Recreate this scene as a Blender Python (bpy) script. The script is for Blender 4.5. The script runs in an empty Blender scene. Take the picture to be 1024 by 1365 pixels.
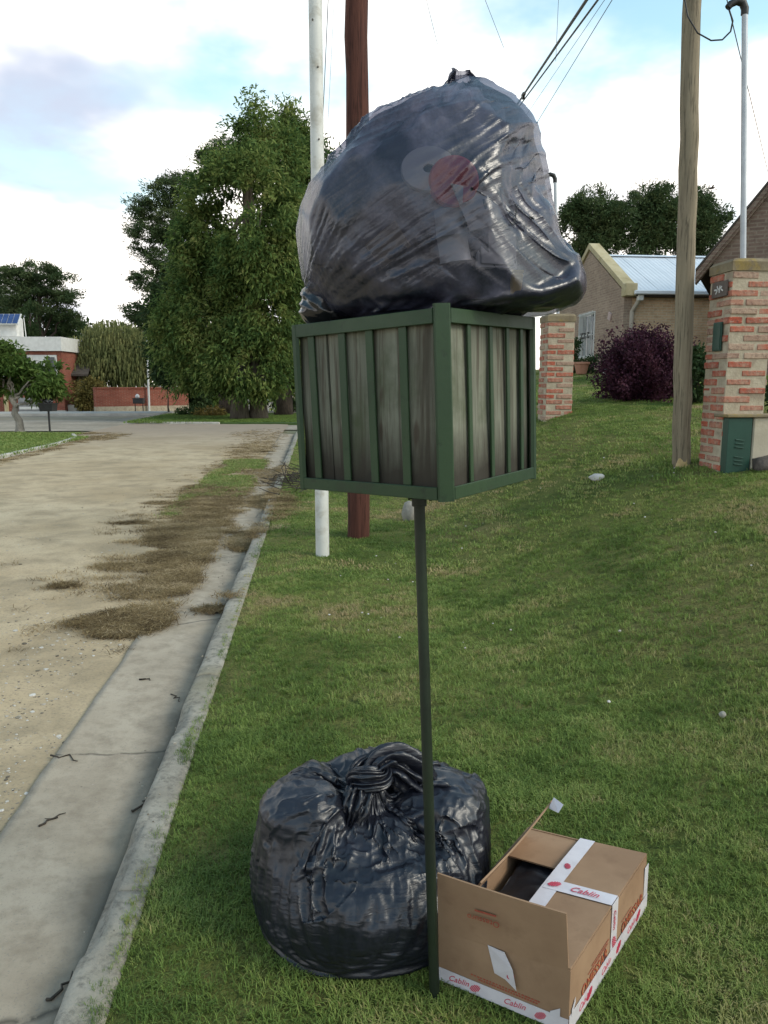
import bpy, math, random
import numpy as np
from mathutils import Vector, Matrix, Quaternion

sc = bpy.context.scene
C = sc.collection
R = math.radians
rng = np.random.default_rng(7)
random.seed(7)

# ------------------------------------------------------------------ camera
cam_d = bpy.data.cameras.new('camera')
cam = bpy.data.objects.new('camera', cam_d)
C.objects.link(cam)
cam.location = (0, 0, 1.5)
PITCH = R(9.24)
cam.rotation_euler = (R(90) - PITCH, 0, 0)
cam_d.sensor_fit = 'VERTICAL'
cam_d.sensor_height = 24.0
cam_d.lens = 24.0 * 1030.0 / 1365.0
cam_d.clip_start = 0.05
cam_d.clip_end = 2000
sc.camera = cam
sc.render.resolution_x, sc.render.resolution_y = 768, 1024

# ------------------------------------------------------------------ light and exposure
SUN_AZ, SUN_EL = 111.0, 38.0          # azimuth clockwise from +Y
world = bpy.data.worlds.new('World')
sc.world = world
world.use_nodes = True
nt = world.node_tree
nt.nodes.clear()
def wn(t, **k):
    n = nt.nodes.new(t)
    for a, b in k.items(): setattr(n, a, b)
    return n
wout = wn('ShaderNodeOutputWorld'); wbg = wn('ShaderNodeBackground')
wbg.inputs['Strength'].default_value = 0.10
nt.links.new(wbg.outputs[0], wout.inputs[0])
sky = wn('ShaderNodeTexSky', sky_type='NISHITA')
sky.sun_disc = False
sky.sun_elevation = R(SUN_EL); sky.sun_rotation = R(SUN_AZ)
sky.air_density = 1.0; sky.dust_density = 0.6; sky.ozone_density = 1.5
tc = wn('ShaderNodeTexCoord')
sep = wn('ShaderNodeSeparateXYZ'); nt.links.new(tc.outputs['Generated'], sep.inputs[0])
def wmath(op, a, b=None, clamp=False):
    n = wn('ShaderNodeMath', operation=op, use_clamp=clamp)
    for i, v in enumerate((a, b)):
        if v is None: continue
        if isinstance(v, (int, float)): n.inputs[i].default_value = v
        else: nt.links.new(v, n.inputs[i])
    return n.outputs[0]
zz = wmath('MAXIMUM', sep.outputs['Z'], 0.0)
den = wmath('ADD', zz, 0.22)
px = wmath('DIVIDE', sep.outputs['X'], den); py = wmath('DIVIDE', sep.outputs['Y'], den)
comb = wn('ShaderNodeCombineXYZ'); nt.links.new(px, comb.inputs[0]); nt.links.new(py, comb.inputs[1])
comb.inputs[2].default_value = 3.1
def wnoise(scale, detail, rough, off):
    mp = wn('ShaderNodeMapping'); mp.inputs['Location'].default_value = off
    nt.links.new(comb.outputs[0], mp.inputs[0])
    n = wn('ShaderNodeTexNoise'); n.inputs['Scale'].default_value = scale
    n.inputs['Detail'].default_value = detail; n.inputs['Roughness'].default_value = rough
    nt.links.new(mp.outputs[0], n.inputs['Vector'])
    return n.outputs['Fac']
cov = wnoise(1.5, 6, 0.52, (24.15, 24.24, 0))
# thinner cloud towards the zenith, closed towards the horizon
cov2 = wmath('SUBTRACT', cov, wmath('MULTIPLY', zz, 0.72))
mr = wn('ShaderNodeMapRange', interpolation_type='SMOOTHSTEP')
nt.links.new(cov2, mr.inputs['Value'])
mr.inputs['From Min'].default_value = 0.10; mr.inputs['From Max'].default_value = 0.38
gre = wnoise(1.25, 5, 0.5, (6.66, 19.23, 0))
mg = wn('ShaderNodeMapRange', interpolation_type='SMOOTHSTEP')
nt.links.new(gre, mg.inputs['Value'])
mg.inputs['From Min'].default_value = 0.46; mg.inputs['From Max'].default_value = 0.66
cm = wn('ShaderNodeMix', data_type='RGBA'); nt.links.new(mg.outputs[0], cm.inputs['Factor'])
cm.inputs['A'].default_value = (15.4, 14.5, 13.5, 1); cm.inputs['B'].default_value = (5.4, 6.0, 7.3, 1)
sk = wn('ShaderNodeMix', data_type='RGBA', blend_type='MULTIPLY'); sk.inputs['Factor'].default_value = 1
nt.links.new(sky.outputs[0], sk.inputs['A']); sk.inputs['B'].default_value = (3.0, 3.05, 2.3, 1)
wm = wn('ShaderNodeMix', data_type='RGBA'); nt.links.new(mr.outputs[0], wm.inputs['Factor'])
nt.links.new(sk.outputs['Result'], wm.inputs['A']); nt.links.new(cm.outputs['Result'], wm.inputs['B'])
nt.links.new(wm.outputs['Result'], wbg.inputs['Color'])

sun_d = bpy.data.lights.new('sun', 'SUN')
sun_d.energy = 1.5; sun_d.angle = R(20); sun_d.color = (1.0, 0.93, 0.82)
sun = bpy.data.objects.new('sun', sun_d); C.objects.link(sun)
a, e = R(SUN_AZ), R(SUN_EL)
to_sun = Vector((math.sin(a) * math.cos(e), math.cos(a) * math.cos(e), math.sin(e)))
sun.rotation_euler = to_sun.to_track_quat('Z', 'Y').to_euler()
sun.location = (20, -10, 30)

sc.view_settings.view_transform = 'Standard'
sc.view_settings.look = 'None'
sc.view_settings.exposure = 0.34
sc.view_settings.gamma = 1.0
sc.view_settings.use_curve_mapping = False

# ------------------------------------------------------------------ helpers
DV = np.array([-0.0885, 1.0]); DV /= np.linalg.norm(DV)      # along the road
NV = np.array([DV[1], -DV[0]])                                # to the right of the road
ORG = np.array([-0.537, 0.0])                                 # on the lawn edge
def uvw(u, v, z=0.0):
    """road coordinates to world: u to the right of the lawn edge, v along the road"""
    p = ORG + NV * u + DV * v
    return np.array([p[0], p[1], z])
def uvs(u, v):
    u, v = np.broadcast_arrays(np.asarray(u, float), np.asarray(v, float))
    return ORG[None] + np.outer(u, NV) + np.outer(v, DV)
def to_uv(x, y):
    qx, qy = x - ORG[0], y - ORG[1]
    return qx * NV[0] + qy * NV[1], qx * DV[0] + qy * DV[1]
def lawn_z(u, v):
    u = np.asarray(u, float); v = np.asarray(v, float)
    A = np.interp(v, [0, 6, 9.7, 21, 40], [.5, .82, 1.18, 1.6, 1.8])
    s = np.clip((u - 1.3) / 2.9, 0, 1); s = s * s * (3 - 2 * s)
    f = np.clip((v - 26) / 8, 0, 1); f = f * f * (3 - 2 * f); k = np.clip((u - 6) / 4, 0, 1)
    return (A * s + .07 * np.maximum(u - 4, 0)) * (1 - f * (1 - k))
def lz(x, y):
    u, v = to_uv(x, y)
    return float(lawn_z(u, v))
def far(px, py, Y):
    """surveyed point: bearing and elevation read off the photograph, at forward distance Y metres"""
    dx, dz = (px - 512) / 1030.0, (682.5 - py) / 1030.0
    dy = math.cos(PITCH) + dz * math.sin(PITCH); dzz = -math.sin(PITCH) + dz * math.cos(PITCH)
    return np.array([dx / dy * Y, Y, 1.5 + dzz / dy * Y])

def hash3(i, j, k, seed):
    n = (i * 374761393 + j * 668265263 + k * 1274126177 + seed * 974711) & 0xffffffff
    n = ((n ^ (n >> 13)) * 1274126177) & 0xffffffff
    n = n ^ (n >> 16)
    return (n & 0xffff) / 65535.0
def vnoise(P, seed=0):
    """value noise 0..1 on an (N,3) array"""
    P = np.asarray(P, float); f = np.floor(P).astype(np.int64); t = P - f
    t = t * t * (3 - 2 * t); out = 0
    for a in (0, 1):
        wa = t[..., 0] if a else 1 - t[..., 0]
        for b in (0, 1):
            wb = t[..., 1] if b else 1 - t[..., 1]
            for c in (0, 1):
                wc = t[..., 2] if c else 1 - t[..., 2]
                out = out + wa * wb * wc * hash3(f[..., 0] + a, f[..., 1] + b, f[..., 2] + c, seed)
    return out
def fbm(P, octs=4, seed=0):
    s, a, o = 0, .5, 0
    P = np.asarray(P, float)
    for k in range(octs):
        o = o + a * vnoise(P * 2 ** k, seed + k); s += a; a *= .5
    return o / s

def tag(o, label=None, cat=None, group=None, kind=None):
    if label: o['label'] = label
    if cat: o['category'] = cat
    if group: o['group'] = group
    if kind: o['kind'] = kind
    return o
def thing(name, loc, label, cat, group=None):
    o = bpy.data.objects.new(name, None); C.objects.link(o)
    o.empty_display_size = .1
    o.location = tuple(float(c) for c in loc)
    return tag(o, label, cat, group)
def origin(o):
    p = np.zeros(3)
    while o is not None:
        p = p + np.array(o.location); o = o.parent
    return p
def mesh_np(name, V, F, mat=None, parent=None, smooth=False, uv=True, mats=None, fm=None):
    """V (N,3) world coordinates, F list/array of faces; linked as ONE mesh object under parent"""
    V = np.asarray(V, np.float32)
    if parent is not None: V = V - origin(parent).astype(np.float32)
    me = bpy.data.meshes.new(name)
    if isinstance(F, np.ndarray):
        n, k = F.shape
        me.vertices.add(len(V)); me.vertices.foreach_set('co', V.ravel())
        me.loops.add(n * k); me.loops.foreach_set('vertex_index', F.astype(np.int32).ravel())
        me.polygons.add(n)
        me.polygons.foreach_set('loop_start', np.arange(0, n * k, k, dtype=np.int32))
        me.update(calc_edges=True)
    else:
        me.from_pydata([tuple(map(float, v)) for v in V], [], F)
    if smooth: me.polygons.foreach_set('use_smooth', np.ones(len(me.polygons), bool))
    o = bpy.data.objects.new(name, me); C.objects.link(o)
    for m_ in (mats or ([mat] if mat else [])): me.materials.append(m_)
    if fm is not None: me.polygons.foreach_set('material_index', np.asarray(fm, np.int32))
    if uv: box_uv(me)
    if parent is not None: o.parent = parent
    return o
def box_uv(me):
    n = len(me.polygons)
    if n == 0: return
    lay = me.uv_layers.new(name='UVMap')
    nor = np.zeros(n * 3, np.float32); me.polygons.foreach_get('normal', nor); nor = np.abs(nor.reshape(-1, 3))
    tot = np.zeros(n, np.int32); me.polygons.foreach_get('loop_total', tot)
    li = np.zeros(len(me.loops), np.int32); me.loops.foreach_get('vertex_index', li)
    co = np.zeros(len(me.vertices) * 3, np.float32); me.vertices.foreach_get('co', co); co = co.reshape(-1, 3)
    ax = np.repeat(nor.argmax(1), tot); p = co[li]
    u = np.where(ax == 0, p[:, 1], p[:, 0]); w = np.where(ax == 2, p[:, 1], p[:, 2])
    lay.data.foreach_set('uv', np.stack([u, w], 1).astype(np.float32).ravel())

class MB:
    """collects pieces of ONE object or part"""
    def __init__(s): s.V = []; s.F = []
    def add(s, V, F):
        b = len(s.V); s.V += [tuple(map(float, v)) for v in V]; s.F += [tuple(b + i for i in f) for f in F]; return s
    def box(s, c, size, M=None, bev=0.0):
        hx, hy, hz = [d / 2 for d in size]; c = np.array(c, float)
        if bev > 0:
            b = min(bev, hx * .45, hy * .45, hz * .45); V = []; F = []
            idx = {}
            for sx in (-1, 1):
                for sy in (-1, 1):
                    for sz in (-1, 1):
                        idx[sx, sy, sz] = len(V)
                        V += [(sx * hx, sy * (hy - b), sz * (hz - b)), (sx * (hx - b), sy * hy, sz * (hz - b)), (sx * (hx - b), sy * (hy - b), sz * hz)]
            g = lambda a, k: idx[a] + k
            for k in range(3):
                o1, o2 = [(1, 2), (0, 2), (0, 1)][k]
                for sgn in (-1, 1):
                    q = []
                    for s1, s2 in ((-1, -1), (1, -1), (1, 1), (-1, 1)):
                        t = [0, 0, 0]; t[k] = sgn; t[o1] = s1; t[o2] = s2; q.append(g(tuple(t), k))
                    if (sgn > 0) == (k == 1): q.reverse()
                    F.append(tuple(q))
            for k in range(3):
                o1, o2 = [(1, 2), (0, 2), (0, 1)][k]
                for s1 in (-1, 1):
                    for s2 in (-1, 1):
                        t0 = [0, 0, 0]; t1 = [0, 0, 0]
                        t0[k] = -1; t1[k] = 1; t0[o1] = t1[o1] = s1; t0[o2] = t1[o2] = s2
                        t0, t1 = tuple(t0), tuple(t1)
                        F.append((g(t0, o1), g(t1, o1), g(t1, o2), g(t0, o2)))
            for a in idx: F.append((g(a, 0), g(a, 1), g(a, 2)))
            V = np.array(V)
            # orient outwards
            FF = []
            for f in F:
                P = V[list(f)]; n = np.cross(P[1] - P[0], P[2] - P[0])
                FF.append(f if n @ P.mean(0) >= 0 else tuple(reversed(f)))
            F = FF
        else:
            V = np.array([(x, y, z) for x in (-hx, hx) for y in (-hy, hy) for z in (-hz, hz)])
            F = [(0, 1, 3, 2), (4, 6, 7, 5), (0, 4, 5, 1), (2, 3, 7, 6), (0, 2, 6, 4), (1, 5, 7, 3)]
        if M is not None: V = V @ np.array(M).T
        return s.add(V + c, F)
    def tube(s, pts, rad, n=10, cap=True, sq=None):
        pts = [np.array(p, float) for p in pts]
        if not hasattr(rad, '__len__'): rad = [rad] * len(pts)
        V = []; F = []
        ref = None
        for i, p in enumerate(pts):
            t = pts[min(i + 1, len(pts) - 1)] - pts[max(i - 1, 0)]; t = t / (np.linalg.norm(t) + 1e-12)
            if ref is None:
                ref = np.array([0, 0, 1.0]) if abs(t[2]) < .9 else np.array([0, 1.0, 0])
            a1 = np.cross(t, ref); a1 /= np.linalg.norm(a1); a2 = np.cross(a1, t); ref = a2
            for k in range(n):
                th = 2 * math.pi * k / n
                V.append(p + rad[i] * (math.cos(th) * a1 + math.sin(th) * a2))
        for i in range(len(pts) - 1):
            for k in range(n):
                k2 = (k + 1) % n
                F.append((i * n + k, i * n + k2, (i + 1) * n + k2, (i + 1) * n + k))
        if cap:
            F.append(tuple(reversed(range(n)))); F.append(tuple((len(pts) - 1) * n + k for k in range(n)))
        return s.add(V, F)
    def prism(s, poly, d):
        """poly: list of 3-D points (planar), extruded by vector d"""
        n = len(poly); P = [np.array(p, float) for p in poly]; d = np.array(d, float)
        nn = np.zeros(3)
        for i in range(n): nn += np.cross(P[i], P[(i + 1) % n])
        if nn @ d > 0: P.reverse()
        V = P + [p + d for p in P]
        F = [tuple(range(n)), tuple(reversed(range(n, 2 * n)))]
        for i in range(n):
            j = (i + 1) % n; F.append((i, n + i, n + j, j))
        return s.add(V, F)
    def build(s, name, mat, parent=None, smooth=False, uv=True):
        return mesh_np(name, np.array(s.V), s.F, mat, parent, smooth, uv)
def smooth_angle(o, deg=40):
    me = o.data
    me.polygons.foreach_set('use_smooth', np.ones(len(me.polygons), bool))
    import bmesh
    bm = bmesh.new(); bm.from_mesh(me)
    for e_ in bm.edges:
        if len(e_.link_faces) == 2: e_.smooth = e_.calc_face_angle(0) < R(deg)
    bm.to_mesh(me); bm.free()
    return o
def copy_tree(o, parent=None):
    c = o.copy(); C.objects.link(c)
    if parent is not None: c.parent = parent
    for ch in list(o.children): copy_tree(ch, c)
    return c
def rotz(a):
    return np.array([[math.cos(a), -math.sin(a), 0], [math.sin(a), math.cos(a), 0], [0, 0, 1]])
YAW = math.atan2(NV[1], NV[0])        # heading of the road grid
RM = rotz(YAW)

# ------------------------------------------------------------------ materials
class G:
    """small node-graph writer"""
    def __init__(s, name):
        s.m = bpy.data.materials.new(name); s.m.use_nodes = True
        s.t = s.m.node_tree; s.b = s.t.nodes['Principled BSDF']; s.o = s.t.nodes['Material Output']
    def n(s, t, **k):
        x = s.t.nodes.new(t)
        for a, b in k.items(): setattr(x, a, b)
        return x
    def l(s, a, b): s.t.links.new(a, b); return s
    def val(s, sock, v):
        if isinstance(v, (int, float)): sock.default_value = v
        elif isinstance(v, (tuple, list)): sock.default_value = tuple(v) if len(v) != 3 or sock.type != 'RGBA' else (*v, 1)
        else: s.l(v, sock)
    def coord(s, kind='Object', scale=(1, 1, 1), rot=(0, 0, 0), rand=False):
        tcn = s.n('ShaderNodeTexCoord'); mp = s.n('ShaderNodeMapping')
        if any(rot): mp.vector_type = 'TEXTURE'; scale = tuple(1 / q for q in scale)
        mp.inputs['Scale'].default_value = scale; mp.inputs['Rotation'].default_value = rot
        s.l(tcn.outputs[kind], mp.inputs[0])
        if rand:
            oi = s.n('ShaderNodeObjectInfo'); mu = s.math('MULTIPLY', oi.outputs['Random'], 57.0)
            s.l(mu, mp.inputs['Location'])
        return mp.outputs[0]
    def noise(s, vec, scale, detail=4, rough=.55, dist=0.0, out='Fac'):
        x = s.n('ShaderNodeTexNoise'); x.inputs['Scale'].default_value = scale; x.inputs['Detail'].default_value = detail
        x.inputs['Roughness'].default_value = rough; x.inputs['Distortion'].default_value = dist
        s.l(vec, x.inputs['Vector']); return x.outputs[out]
    def ramp(s, fac, stops, interp='LINEAR'):
        x = s.n('ShaderNodeValToRGB'); cr = x.color_ramp; cr.interpolation = interp
        while len(cr.elements) < len(stops): cr.elements.new(.5)
        for el, (p, c) in zip(cr.elements, stops):
            el.position = p; el.color = (*c, 1) if hasattr(c, '__len__') else (c, c, c, 1)
        s.l(fac, x.inputs[0]); return x.outputs['Color']
    def mix(s, f, a, b, mode='MIX'):
        x = s.n('ShaderNodeMix', data_type='RGBA', blend_type=mode)
        s.val(x.inputs['Factor'], f); s.val(x.inputs['A'], a); s.val(x.inputs['B'], b); return x.outputs['Result']
    def math(s, op, a, b=None, clamp=False):
        x = s.n('ShaderNodeMath', operation=op, use_clamp=clamp); s.val(x.inputs[0], a)
        if b is not None: s.val(x.inputs[1], b)
        return x.outputs[0]
    def bump(s, h, strength=.3, dist=.01, nor=None):
        x = s.n('ShaderNodeBump'); x.inputs['Strength'].default_value = strength; x.inputs['Distance'].default_value = dist
        s.l(h, x.inputs['Height'])
        if nor is not None: s.l(nor, x.inputs['Normal'])
        return x.outputs[0]
    def set(s, **k):
        mp = dict(col='Base Color', rough='Roughness', metal='Metallic', spec='Specular IOR Level', nor='Normal', coat='Coat Weight', coatr='Coat Roughness', trans='Transmission Weight', emis='Emission Color', emi='Emission Strength')
        for a, b in k.items(): s.val(s.b.inputs[mp[a]], b)
        return s
def plain(name, c1, c2, scale=6, rough=.7, bump=.15, bscale=40, stretch=(1, 1, 1), dist=.004, metal=0, spec=.4, rand=False, lo=.35, hi=.65, c3=None, s3=1.3):
    g = G(name); v = g.coord('Object', stretch, rand=rand)
    f = g.noise(v, scale, 6, .6)
    col = g.ramp(f, [(lo, c1), (hi, c2)])
    if c3 is not None:
        f3 = g.ramp(g.noise(v, s3, 5, .65, .4), [(.5, 0.0), (.68, 1.0)])
        col = g.mix(f3, col, c3)
    h = g.noise(v, bscale, 5, .6)
    g.set(col=col, rough=rough, metal=metal, spec=spec, nor=g.bump(h, bump, dist))
    return g.m
# ------------------------------------------------------------------ the setting
def sheet(name, us, vs, zf, mat, kind='structure', jitter=0.0, smooth=True):
    U, W = np.meshgrid(us, vs, indexing='ij'); n, m = U.shape
    xy = uvs(U.ravel(), W.ravel()); z = zf(U.ravel(), W.ravel())
    V = np.column_stack([xy, z])
    I = np.arange(n * m).reshape(n, m)
    F = np.stack([I[:-1, :-1], I[1:, :-1], I[1:, 1:], I[:-1, 1:]], -1).reshape(-1, 4)
    o = mesh_np(name, V, F, mat, smooth=smooth)
    o['kind'] = kind
    return o

# dirt road
g = G('dirt_road'); v = g.coord('Object')
big = g.noise(v, .35, 5, .6, .5); mid = g.noise(v, 2.2, 7, .66, .3); fin = g.noise(v, 60, 5, .7); peb = g.noise(v, 22, 4, .75)
col = g.ramp(big, [(.34, (.35, .265, .16)), (.5, (.455, .355, .230)), (.68, (.50, .405, .275))])
col = g.mix(g.ramp(mid, [(.36, .75), (.56, 0.0)]), col, (.27, .215, .14))
col = g.mix(g.ramp(fin, [(.34, .55), (.5, 0.0)]), col, (.19, .16, .12))
col = g.mix(g.ramp(peb, [(.62, 0.0), (.72, .55)]), col, (.47, .43, .36))
# the gravelly far end is darker and pinker
sx = g.n('ShaderNodeSeparateXYZ'); g.l(v, sx.inputs[0])
farf = g.ramp(g.math('ADD', g.math('MULTIPLY', sx.outputs['Y'], 1 / 40), g.math('MULTIPLY', mid, .25)), [(.60, 0.0), (.85, .75)])
col = g.mix(farf, col, (.26, .215, .18))
h = g.math('ADD', g.math('MULTIPLY', fin, .5), g.math('ADD', g.math('MULTIPLY', peb, .6), mid))
g.set(col=col, rough=.95, spec=.08, nor=g.bump(h, .55, .012))
M_dirt = g.m
M_ground = plain('base_ground', (.16, .15, .10), (.10, .12, .06), .2, .95, .3, 8, dist=.02)
us_ = np.array([-400, -100, -40, 40, 100, 400.]); vs_ = np.array([-200, -20, 60, 150, 600.])
sheet('ground', us_, vs_, lambda u, v: np.full(u.shape, -.16), M_ground)
def road_z(u, v):
    P = np.column_stack([u * .7, v * .35, np.zeros(len(u))])
    P2 = np.column_stack([u * 5, v * 5, np.zeros(len(u))])
    edge = np.clip((-.61 - u) / .5, 0, 1)
    return -.098 + edge * (.045 * (fbm(P, 3, 3) - .5) + .008 * (fbm(P2, 2, 5) - .5)) + .012 * edge
sheet('dirt_road', np.concatenate([np.linspace(-7.5, -2.6, 50), np.linspace(-2.5, -.603, 45)]),
      np.concatenate([np.linspace(-3, 8, 120), np.linspace(8.2, 34, 110)]), road_z, M_dirt)

# pale cross street, pavement
g = G('cross_street'); v = g.coord('Object')
f1 = g.noise(v, .5, 5, .6); f2 = g.noise(v, 6, 6, .7)
col = g.ramp(f1, [(.35, (.25, .218, .175)), (.65, (.36, .318, .26))])
col = g.mix(g.ramp(f2, [(.35, .5), (.55, 0.)]), col, (.15, .14, .12))
g.set(col=col, rough=.95, spec=.06, nor=g.bump(f2, .3, .02)); M_street = g.m
sheet('cross_street', np.linspace(-70, 14, 30), np.linspace(29.5, 46, 10), lambda u, v: np.full(u.shape, -.125), M_street)
sheet('side_street', np.linspace(-6.5, 14, 8), np.linspace(46, 110, 10), lambda u, v: np.full(u.shape, -.122), M_street)
M_asph = plain('old_asphalt', (.22, .185, .135), (.31, .265, .20), 1.2, .9, .3, 30, spec=.08)
sheet('asphalt_strip', np.linspace(-70, -9.3, 30), np.linspace(39.3, 43.2, 4), lambda u, v: np.full(u.shape, -.119), M_asph)
M_pave = plain('pavement_concrete', (.34, .32, .29), (.46, .43, .385), 1.5, .9, .15, 20, spec=.08)
mb = MB(); c = uvw(-39.0, 46.2, -.05); mb.box(c, (62, 3.6, .14), RM)
mb.build('pavement', M_pave)['kind'] = 'structure'

# concrete gutter slabs and kerb stones
g = G('gutter_concrete'); v = g.coord('Object')
uvn = g.n('ShaderNodeUVMap'); sx = g.n('ShaderNodeSeparateXYZ'); g.l(uvn.outputs[0], sx.inputs[0])
f1 = g.noise(v, 1.6, 6, .62, .3); f2 = g.noise(v, 9, 7, .7); f3 = g.noise(v, 130, 3, .7)
col = g.ramp(f1, [(.3, (.29, .242, .182)), (.52, (.37, .312, .238)), (.72, (.41, .35, .272))])
col = g.mix(g.ramp(f2, [(.3, .8), (.55, 0.)]), col, (.215, .175, .128))
silt = g.math('ADD', g.math('MULTIPLY', g.math('SUBTRACT', f1, .5), 1.1), sx.outputs[0])   # silt washed along the kerb foot
col = g.mix(g.ramp(silt, [(.66, 0.0), (.84, .35), (.95, .65), (1.0, .85)]), col, (.13, .112, .086))
col = g.mix(g.ramp(f3, [(.33, .5), (.42, 0.)]), col, (.17, .16, .145))
col = g.mix(g.ramp(g.noise(v, .9, 4, .5, 1.0), [(.60, 0.), (.72, .5)]), col, (.33, .27, .19))
ck = g.n('ShaderNodeTexVoronoi', feature='DISTANCE_TO_EDGE'); ck.inputs['Scale'].default_value = .55
dv_ = g.mix(.12, v, g.noise(v, 3, 4, .6, out='Color')); g.l(dv_, ck.inputs['Vector'])
col = g.mix(g.math('MULTIPLY', g.ramp(ck.outputs['Distance'], [(0.0, .85), (.007, 0.0)]), g.ramp(f2, [(.42, 0.), (.5, 1.)])), col, (.07, .06, .048))
g.set(col=col, rough=.9, spec=.2, nor=g.bump(g.math('ADD', f3, g.math('MULTIPLY', f2, .8)), .35, .005))
M_gutter = g.m
GU = [(-.615, -.088), (-.50, -.097), (-.38, -.104), (-.26, -.109), (-.16, -.110), (-.128, -.104)]
def gutter_z(u): return np.interp(u, [p[0] for p in GU], [p[1] for p in GU])
gut = thing('gutter', uvw(-.37, 6, -.1), None, None); gut['kind'] = 'structure'
vj = [-2.0, .22, 5.42, 8.2, 11.0, 14.2, 18.0, 22.0, 26.5]
for k in range(len(vj) - 1):
    us = np.linspace(-.615, -.128, 14); vs = np.linspace(vj[k] + .005, vj[k + 1] - .005, max(8, int((vj[k + 1] - vj[k]) / .12)))
    U, W = np.meshgrid(us, vs, indexing='ij'); u, w = U.ravel().copy(), W.ravel()
    ed = (u < -.61); u[ed] += .035 * (fbm(np.column_stack([w * 3, w * 0, w * 0]), 3, 11)[ed] - .5)
    z = gutter_z(u) + .006 * (fbm(np.column_stack([u * 3, w * 1.5, u * 0]), 3, 12) - .5) + (.006 if k % 2 else 0)
    V = np.column_stack([uvs(u, w), z]); n, m = U.shape; I = np.arange(n * m).reshape(n, m)
    F = np.stack([I[:-1, :-1], I[1:, :-1], I[1:, 1:], I[:-1, 1:]], -1).reshape(-1, 4).tolist()
    # skirts give the slab its thickness
    b = len(V); rim = list(I[:, 0]) + list(I[-1, 1:]) + list(I[::-1, -1][1:]) + list(I[0, ::-1][1:-1])
    Vb = V[rim].copy(); Vb[:, 2] -= .05; V = np.vstack([V, Vb]); r = len(rim)
    F += [(rim[i], b + i, b + (i + 1) % r, rim[(i + 1) % r]) for i in range(r)]
    o = mesh_np('slab', V, F, M_gutter, gut, smooth=True, uv=False)
    lay = o.data.uv_layers.new(name='UVMap'); uu = np.clip((np.concatenate([u, u[rim]]) + .615) / .487, 0, 1)
    li = np.zeros(len(o.data.loops), np.int32); o.data.loops.foreach_get('vertex_index', li)
    lay.data.foreach_set('uv', np.stack([uu[li], uu[li] * 0], 1).astype(np.float32).ravel())
g = G('kerb_concrete'); v = g.coord('Object')
f1 = g.noise(v, 4, 6, .65); f2 = g.noise(v, 26, 6, .75); f3 = g.noise(v, 1.7, 4, .6)
col = g.ramp(f1, [(.3, (.20, .180, .145)), (.6, (.32, .295, .245))])
col = g.mix(g.ramp(f2, [(.36, .8), (.52, 0.)]), col, (.13, .12, .10))
col = g.mix(g.ramp(f3, [(.52, 0.), (.68, .5)]), col, (.21, .19, .12))
g.set(col=col, rough=.95, spec=.2, nor=g.bump(g.math('ADD', f2, f1), .8, .008)); M_kerb = g.m
kerb = thing('kerb', uvw(-.06, 6, -.1), None, None); kerb['kind'] = 'structure'
prof = [(-.128, -.16), (-.128, -.104), (-.124, -.06), (-.118, -.028), (-.108, -.008), (-.092, -.001), (-.07, .002), (-.045, .001), (-.02, -.001), (.006, -.004), (.02, -.03), (.02, -.16)]
kj = [-2.0, .4, 2.13, 3.9, 5.42, 8.2, 11.0, 14.2, 18, 22, 26.5]
for k in range(len(kj) - 1):
    vs = np.linspace(kj[k] + .004, kj[k + 1] - .004, int((kj[k + 1] - kj[k]) / .045) + 2); m = len(vs); n = len(prof)
    V = []
    for (pu, pz) in prof:
        P = np.column_stack([vs * 9, np.full(m, pu * 20), np.full(m, pz * 20)])
        d = fbm(P, 3, 21) - .5; d2 = fbm(np.column_stack([vs * 2.2, vs * 0 + pu * 6, vs * 0]), 3, 22) - .5
        ch = np.clip(fbm(np.column_stack([vs * 3.3, vs * 0, vs * 0 + 5]), 3, 23) - .56, 0, 1) * .35   # chipped arris
        top = pz > -.05
        uu = pu + (.012 * d + .022 * d2) * (1 if pu < 0 else .2) + (ch * .35 if pu < -.09 and top else 0)
        zz_ = pz + (.006 * d if top else 0) - (ch * .45 if (pu < -.085 and top) else 0)
        V.append(np.column_stack([uvs(uu, vs), zz_ + np.zeros(m)]))
    V = np.concatenate(V); I = np.arange(n * m).reshape(n, m)
    F = np.stack([I[:-1, :-1], I[:-1, 1:], I[1:, 1:], I[1:, :-1]], -1).reshape(-1, 4).tolist()
    F += [tuple(I[:, 0]), tuple(I[::-1, -1])]
    mesh_np('kerb_stone', V, F, M_kerb, kerb, smooth=True)

# lawn
g = G('lawn_soil'); v = g.coord('Object')
f1 = g.noise(v, .8, 5, .6, .4); f2 = g.noise(v, 5, 6, .7, .3); f3 = g.noise(v, 70, 4, .75)
col = g.ramp(f1, [(.32, (.10, .13, .028)), (.5, (.155, .17, .048)), (.66, (.21, .185, .07))])
col = g.mix(g.ramp(f2, [(.33, .75), (.5, 0.)]), col, (.045, .075, .018))
col = g.mix(g.ramp(f2, [(.56, 0.), (.7, .6)]), col, (.19, .16, .075))
col = g.mix(g.ramp(f3, [(.36, .75), (.52, 0.)]), col, (.025, .038, .012))
g.set(col=col, rough=.95, spec=.1, nor=g.bump(g.math('ADD', f3, g.math('MULTIPLY', f2, .7)), .9, .03)); M_lawn = g.m
us = np.concatenate([[0], np.geomspace(.03, 60, 120)]); vs = np.concatenate([np.linspace(-6, 1, 15), np.linspace(1.1, 14, 150), np.linspace(14.2, 40, 90)])
def lawn_surf(u, v):
    b = .05 * (fbm(np.column_stack([u * .9, v * .9, u * 0]), 3, 31) - .5) + .02 * (fbm(np.column_stack([u * 6, v * 6, u * 0]), 2, 32) - .5)
    return lawn_z(u, v) + b * np.clip(u / 1.5, 0, 1) - .018 * np.exp(-u / .05)
sheet('lawn', us, vs, lawn_surf, M_lawn)

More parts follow.
